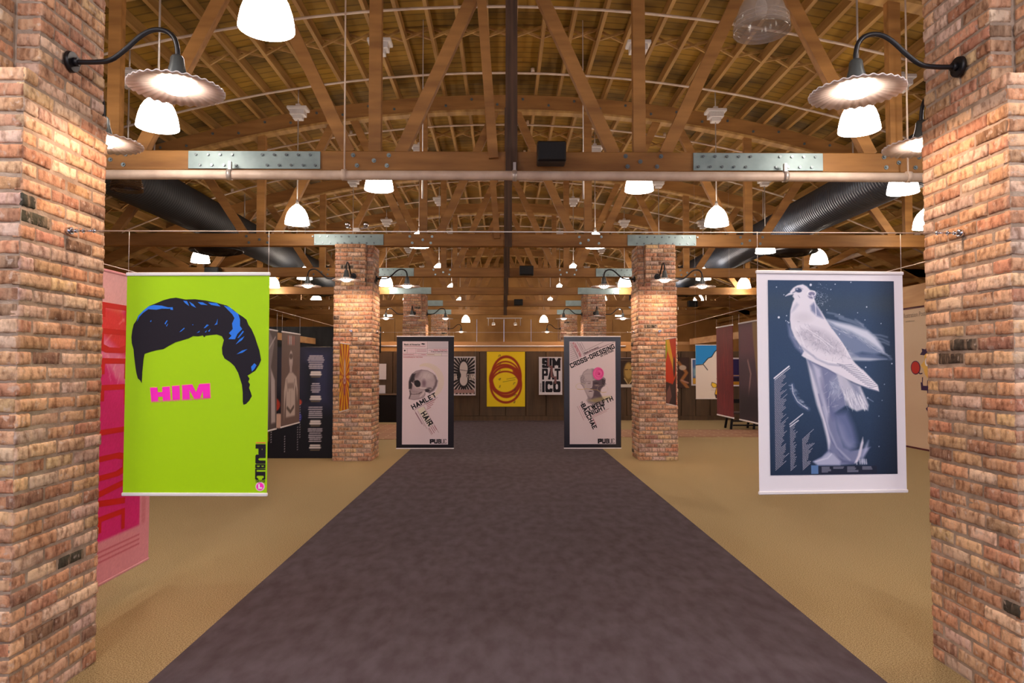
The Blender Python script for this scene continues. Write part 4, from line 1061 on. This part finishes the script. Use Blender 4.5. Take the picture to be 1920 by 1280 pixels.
# ---- mountain poster
def mountain(c, H):
    c.poly([(0,0),(100,0),(100,38),(80,22),(68,10),(56,18),(46,34),(36,38),(22,54),(0,58)], (38,140,214), 1.5)
    c.line([(0,58),(22,56),(34,72)], 2.2, (30,26,36), 1.2); c.line([(22,54),(36,38),(46,34),(56,18),(68,8),(80,22),(100,38)], 2.2, (30,26,36), 1.2); c.line([(64,16),(72,28)], 2, (30,26,36), 1.2)
    c.poly([(60,118),(74,120),(68,146),(58,152),(54,142)], (240,190,30), 1.5); c.poly([(54,142),(68,146),(58,156)], (70,40,40), 1.5)
    for q in ([(46,108),(58,112),(62,122),(50,124),(44,116)], [(76,118),(90,112),(98,118),(88,130),(74,130)]): c.poly(q, (236,200,60), 1.5); c.line(q+[q[0]], 1.4, (60,40,40), 1.2)
    c.line([(60,118),(74,120),(68,146),(58,156),(54,142),(60,118)], 1.4, (60,40,40), 1.2); c.line([(60,98),(66,94)], 1.6, (60,50,50), 1); c.line([(72,92),(78,94)], 1.4, (60,50,50), 1)
    c.line([(44,H*.8),(98,H*.8)], .8, (170,150,140), 1); c.line([(44,H*.84),(98,H*.84)], .8, (170,150,140), 1)
w, h = .69, 1.07
r = banner('exhibition_poster', (4.09, 13.6, .842), 0, w, h, 'white poster of a blue-sky mountain and a winged yellow pencil', WHT, 4.55, group='posters at the back of the hall', cat='poster')
art(r, w, h, (232,222,212), mountain, 90, 140)

# ---- posters near the partition
def wallposter(x0, x1, z0, z1, y, label, m, fn=None, bg=None, margin=0.0, rails=False, nx=70, ny=100, wires=None):
    r = banner('exhibition_poster', ((x0+x1)/2, y, z0), 0, x1-x0, z1-z0, label, m, wires, group='posters at the back of the hall', cat='poster', rails=rails, thick=.02 if not wires else .002)
    if fn: art(r, x1-x0, z1-z0, bg, fn, nx, ny, margin)
    return r
def rings(c, H):
    B_ = (166,50,10)
    c.ring(51,H*.455,38,H*.365,5,B_,2,1); c.ring(49,H*.47,38,H*.29,3.5,B_,2,1); c.ring(47,H*.5,38,H*.26,6,B_,3,1,-.1); c.ring(49,H*.58,37,H*.22,4,B_,2,1); c.ring(50,H*.60,40,H*.325,5,B_,2,1)
    c.poly([(68,H*.28),(80,H*.30),(90,H*.44),(88,H*.62),(78,H*.7),(82,H*.52),(68,H*.37)], B_, 3, .95); c.line([(52,H*.5),(75,H*.47)], .9, (90,70,20), 1.2, .8); c.line([(42,H*.55),(74,H*.51)], .9, (90,70,20), 1.2, .8)
NOC = wallposter(-.49, .565, .37, 1.905, 19.215, 'large yellow poster with overlapping brown rings at the end of the aisle', vinyl('bright_yellow', (255,222,16)), rings, (255,222,16), nx=110, ny=160)
sx_ = 1.055/100; 
for ch, u, v in (('n',33,8),('o',34,22),('c',34,36),('e',34,50),('s',34,63),('r',72,58),('a',73,69),('m',73,79),('a',72,91)):
    text(NOC, ch, (u-50)*sx_, 1.535*(1-v/100), .065, vinyl('grey_script', (86,60,30)), None, 0, .005, y=-.0045, shear=.4)
SP = wallposter(.93, 1.56, .72, 1.745, 18.8, 'white poster with tall black SIMPATICO letters right of the yellow poster', WHT, rails=True, wires=1.295)
for s_, z_, hh in (('SIM', .86, .27), ('PAT', .56, .30), ('ICO', .22, .30)): block(SP, s_, .02, z_, hh, BLK, .50, 0, .34, .07, y=-.003)
text(SP, 'SAM SHEPARD', -.265, .2, .035, BLK, .24, PI/2, .02, y=-.003)
MB().poly([(-.09,1.0),(-.04,1.0),(-.04,.8),(.06,.78),(.06,.5),(.16,.5),(.16,.3),(.1,.3),(.1,.46),(0,.48),(0,.74),(-.09,.78)], -.0042, -.003).build('tan_figure', vinyl('dusty_pink', (140,96,96)), SP)
def foot(c, H):
    c.rect(0,0,100,H,(34,26,26),1)
    for k in range(30):
        a = 2*PI*k/30; c.poly([(50+24*math.cos(a),H*.45+46*math.sin(a)),(50+90*math.cos(a-.05),H*.45+110*math.sin(a-.05)),(50+90*math.cos(a+.06),H*.45+110*math.sin(a+.06))], (206,190,186), 1.2)
    c.ell(50,H*.45,24,66,(34,26,26),2); c.ell(50,H*.30,18,32,(220,206,202),2); c.rect(38,H*.3,62,H*.6,(220,206,202),2); c.ell(50,H*.62,17,24,(220,206,202),2); c.line([(34,H*.33),(66,H*.36)], 2, (60,40,40), 1.5)
    c.rect(2,H*.87,98,H*.97,(170,130,124),2)
FT = wallposter(-1.43, -.785, .705, 1.755, 18.8, 'black and white poster with a shoe print left of the yellow poster', WHT, foot, (34,26,26), .02, True, wires=1.295)
block(FT, 'FUNK', .2, .5, .16, vinyl('cream_ink', (226,210,200)), .22, 0, .26); block(FT, 'DA', -.24, .5, .16, M['v_cream_ink'], .13, 0, .26)
def goldface(c, H):
    c.rect(0,0,100,H,(52,38,30),1); c.ell(45,H*.5,13,H*.36,(130,104,50),2); c.ell(44,H*.45,9,H*.26,(176,146,80),2); c.line([(36,H*.4),(42,H*.4)],2,(60,40,20),2); c.line([(48,H*.4),(54,H*.4)],2,(60,40,20),2)
    c.line([(34,H*.7),(44,H*.92),(58,H*.66)],2,(226,200,140),2); c.rect(0,H*.9,100,H,(220,214,206),1); c.line([(10,H*.08),(90,H*.08)],2,(100,84,70),1.5)
wallposter(2.95, 4.05, .90, 1.74, 19.215, 'dark wide poster with a gold face, between the aisle banner and second right pillar', WHT, goldface, (52,38,30), .0)
def dragon(c, H): c.line([(60,20),(90,60),(70,90),(95,120),(80,H-20)], 12, (170,110,60), 5); c.ell(75,40,14,10,(200,180,160),3); c.line([(70,H-30),(95,H-20)], 6, (190,140,120), 3)
wallposter(4.4, 5.13, .88, 1.75, 19.215, 'dark poster with a twisting orange form just right of the second right pillar', vinyl('dark_brown_print', (70,48,40)), dragon, (70,48,40))
def beach(c, H): c.rect(0,0,100,H*.5,(90,120,170),10); c.rect(0,H*.35,100,H*.7,(150,190,200),20); c.rect(0,H*.75,100,H,(226,170,60),6)
wallposter(5.19, 5.85, .95, 1.72, 19.215, 'white-framed blue and yellow landscape poster behind the mountain poster', WHT, beach, (60,70,140), .035)
def dusk2(c, H): c.rect(0,0,100,H*.6,(50,40,90),6); c.rect(0,H*.62,100,H*.66,(200,150,100),3); c.rect(0,H*.7,100,H*.86,(36,30,56),3); c.rect(0,H*.87,100,H,(200,140,40),3)
wallposter(5.98, 6.64, .93, 1.74, 19.215, 'white-framed purple dusk landscape poster behind the dark red banner', WHT, dusk2, (70,60,120), .035)
wallposter(-3.78, -3.27, 1.12, 1.57, 19.215, 'upper small white print beside the second left pillar', WHT)
wallposter(-3.78, -3.29, .74, .98, 19.215, 'lower small white print beside the second left pillar', WHT)

# ---- black text panel on the left
bp = empty('display_panel', (-4.05, 11.3, 0), 0, 'black free-standing panel with white quotations left of the second pillar', 'panel')
MB().cbox(-1.28, 1.28, 0, .05, .0, 1.8, .004).build('panel_board', vinyl('black_board', (16,14,20)), bp)
c = Cv(-1.27, 1.79, 1.27, .01, 210, 150, (18,15,22))
c.rect(.75,1.79,1.27,.8,(50,52,88),.3,.8); c.rect(.3,1.79,.75,1.1,(62,58,74),.3,.6); c.rect(.8,1.5,.95,.9,(14,12,18),.15,.8)
for (x_, y_, r_, cc) in ((.1,1.28,.06,(200,60,50)),(.2,1.12,.075,(190,160,40)),(.12,.82,.16,(90,130,190)),(.28,.86,.12,(180,60,34)),(.38,.6,.12,(206,170,150)),(.7,.9,.05,(190,70,50)),(.66,.66,.09,(50,50,140)),(.15,.5,.1,(190,140,20))):
    c.ell(x_, y_, r_, r_, cc, .02)
c.ell(.2,1.12,.035,.035,(90,30,20),.02); c.line([(.14,.7),(.16,.3)],.12,(186,140,20),.03)
def rows(z0, n_, ww):
    for j in range(n_):
        L = ww*random.uniform(.75,1)/2; x_ = -L
        while x_ < L: d_ = random.uniform(.03,.08); c.line([(.97+x_, z0-j*.033),(.97+min(x_+d_,L), z0-j*.033)], .017, (206,196,204), .008, .95); x_ += d_+.015
rows(1.68-.03, 7, .26); rows(1.2, 5, .14); rows(.82, 6, .22); rows(.47, 7, .22)
for z0 in (1.385, .99, .595, .205): c.line([(.90,z0),(1.04,z0)], .03, (220,210,206), .008); c.line([(.89,z0-.036),(1.05,z0-.036)], .03, (220,210,206), .008); c.line([(.9,z0-.075),(1.04,z0-.075)], .016, (120,104,80), .008)
for x_, za, zb_ in ((.72,.86,.3),(.69,.5,.12),(.48,.35,.08),(.26,.7,.25)):
    z_ = za
    while z_ > zb_: c.ell(x_, z_, .006, .009, (190,184,190), .008); z_ -= .04
c.sheet('print', bp, -1.27, 1.27, .01, 1.79, y=-.002)

# ---- beige illustration panel on the right (stands lengthwise)
il = empty('display_panel', (7.4, 11.4, 0), -PI/2, 'tall beige panel with a cartoon man, beside the nearest right pillar', 'panel')
MB().box(-2.6, 2.9, 0, .06, 0, 2.56).build('panel_board', M['beige'], il)
MB().box(-2.6, 2.9, -.01, 0, 2.53, 2.56).build('top_trim', vinyl('plum_trim', (90,40,50)), il)
MB().box(-2.6, 2.9, -.01, 0, 0.0, .03).build('bottom_trim', M['v_plum_trim'], il)
MB().box(-2.6, 2.9, -.03, .09, 2.56, 2.95).build('header_board', M['header'], il)
# local x = 11.4 - Y
text(il, 'Illustration Posters', -1.38, 2.42, .085, vinyl('grey_print', (120,104,92)), .82, 0, 0, y=-.003, align='LEFT')
text(il, 'exhibition', -1.30, 2.31, .03, M['v_grey_print'], .28, 0, 0, y=-.003, align='LEFT')
def pl(pts, m, nm, y=-.004): return MB().poly([(-1.02+(a+1.02)*(1 if 'ball' in nm else .66), b) for a, b in pts], y, -.001).build(nm, m, il)
YL = vinyl('cartoon_yellow', (226,180,90)); PU = vinyl('cartoon_purple', (60,36,76)); RD = vinyl('cartoon_red', (190,50,44))
def disc(cx_, cz_, rx, rz_, n_=24): return [(cx_+rx*math.cos(2*PI*k/n_), cz_+rz_*math.sin(2*PI*k/n_)) for k in range(n_)]
pl(disc(-1.02,1.46,.145,.125), PU, 'ball_outline'); pl(disc(-1.02,1.46,.125,.11), RD, 'ball', -.005)
pl([(-.87,1.38),(-.8,1.36),(-.72,1.37),(-.72,1.35),(-.82,1.34),(-.88,1.36)], PU, 'mouth_line')
pl([(-.78,1.5),(-.62,1.58),(-.58,1.7),(-.3,1.74),(-.2,1.6),(-.24,1.3),(-.42,1.24),(-.6,1.34),(-.66,1.44)], YL, 'face')
pl([(-.8,1.69),(-.7,1.75),(-.72,1.8),(-.56,1.78),(-.5,1.82),(-.2,1.78),(-.24,1.7),(-.5,1.72),(-.62,1.68)], PU, 'hair', -.005)
pl(disc(-.5,1.56,.09,.075), WHT, 'eye', -.006); pl(disc(-.48,1.56,.03,.03), PU, 'pupil', -.007)
pl([(-.5,1.24),(-.2,1.28),(-.1,1.0),(-.16,.72),(-.5,.68),(-.6,.74),(-.5,.78),(-.52,1.06),(-.78,1.06),(-.8,1.2),(-.72,1.2),(-.7,1.14),(-.52,1.14)], PU, 'suit')
pl([(-.74,1.2),(-.71,1.2),(-.70,1.29),(-.73,1.29)], PU, 'finger')
pl([(-.2,1.05),(.1,1.2),(.15,1.16),(-.15,.98)], PU, 'arm')

# ---- cabinet and bench at the back
cb = empty('cabinet', (-3.4, 18.6, 0), 0, 'low black cabinet against the partition beside the second left pillar', 'cabinet')
MB().cbox(-.75, .6, 0, .5, .0, .72, .008).build('cabinet_body', vinyl('black_cabinet', (20,14,14)), cb)
MB().cbox(-.77, .62, -.02, .52, .72, .745, .004).build('cabinet_top', vinyl('cabinet_edge', (110,84,66)), cb)
for s in (-.74, -.06): MB().cbox(s+.02, s+.64, -.015, 0, .06, .68, .004).build('cabinet_door', M['v_black_cabinet'], cb)
bn = empty('bench', (6.05, 16.45, 0), 0, 'black wooden bench with slatted back below the dark red banner', 'bench')
BW = vinyl('black_wood', (18,15,18))
MB().cbox(-.7, .7, .30, .34, .60, .70, .005).build('back_rail', BW, bn); MB().cbox(-.7, .7, -.1, .32, .36, .40, .006).build('seat', vinyl('seat_top', (74,62,60)), bn)
for x_ in (-.66, -.12, .62):
    MB().beam((x_-.05, -.08, 0), (x_, -.06, .37), .045, .045).build('leg', BW, bn); MB().beam((x_-.05, .34, 0), (x_, .3, .37), .045, .045).build('leg', BW, bn)
for x_ in (-.6, .6): MB().box(x_-.02, x_+.02, .30, .34, .40, .6).build('back_post', BW, bn)
MB().box(-.66, .62, -.09, -.06, .18, .215).build('stretcher', BW, bn); MB().box(-.66, .62, -.09, -.06, .08, .115).build('stretcher', BW, bn)

# ---- cables
def cable(p, q, label, sag=.0):
    r = empty('hanging_cable', p, 0, label, 'cable', 'thin steel cables between the pillars'); d = Vector(q)-Vector(p); L = d.length; t = d/L
    MB().tube([Vector((0,0,0)), d*.5-Vector((0,0,sag)), d], .0028, 6).build('cable_wire', M['wire'], r)
    for s, o in ((1, Vector((0,0,0))), (-1, d)):
        tt = t*s
        MB().tube([o-tt*.02, o+tt*.012], .017, 10).tube([o+tt*.012, o+tt*.035], .009, 8).tube([o+tt*.05, o+tt*.12], .005, 6).tube([o+tt*.06, o+tt*.066], .011, 6).tube([o+tt*.11, o+tt*.116], .011, 6).build('eye_hook', M['chrome'], r)
cable((-2.067, 3.24, 2.105), (2.126, 3.24, 2.105), 'steel cable across the aisle between the two nearest pillars')
cable((-2.09, 11.26, 2.035), (2.09, 11.26, 2.035), 'steel cable across the aisle between the second pillars')
cable((-2.09, 18.8, 2.02), (2.09, 18.8, 2.02), 'steel cable across the aisle between the third pillars')
for s in (-1, 1):
    cable((s*2.43, 3.56, 2.09), (s*2.43, 10.94, 2.04), 'steel cable running lengthwise between the first and second %s pillars' % ('left' if s < 0 else 'right'))

# ---------------------------------------------------------------- light of the place
wd = bpy.data.worlds.new('daylight_behind'); scn.world = wd; wd.use_nodes = True
wd.node_tree.nodes['Background'].inputs['Color'].default_value = (.62, .66, .9, 1)
wd.node_tree.nodes['Background'].inputs['Strength'].default_value = 1.15
scn.view_settings.view_transform = 'Standard'; scn.view_settings.look = 'None'
scn.view_settings.exposure = 0.12; scn.view_settings.gamma = 1
scn.cycles.use_denoising = True; scn.cycles.max_bounces = 6; scn.cycles.use_light_tree = True
scn.cycles.sample_clamp_indirect = 6
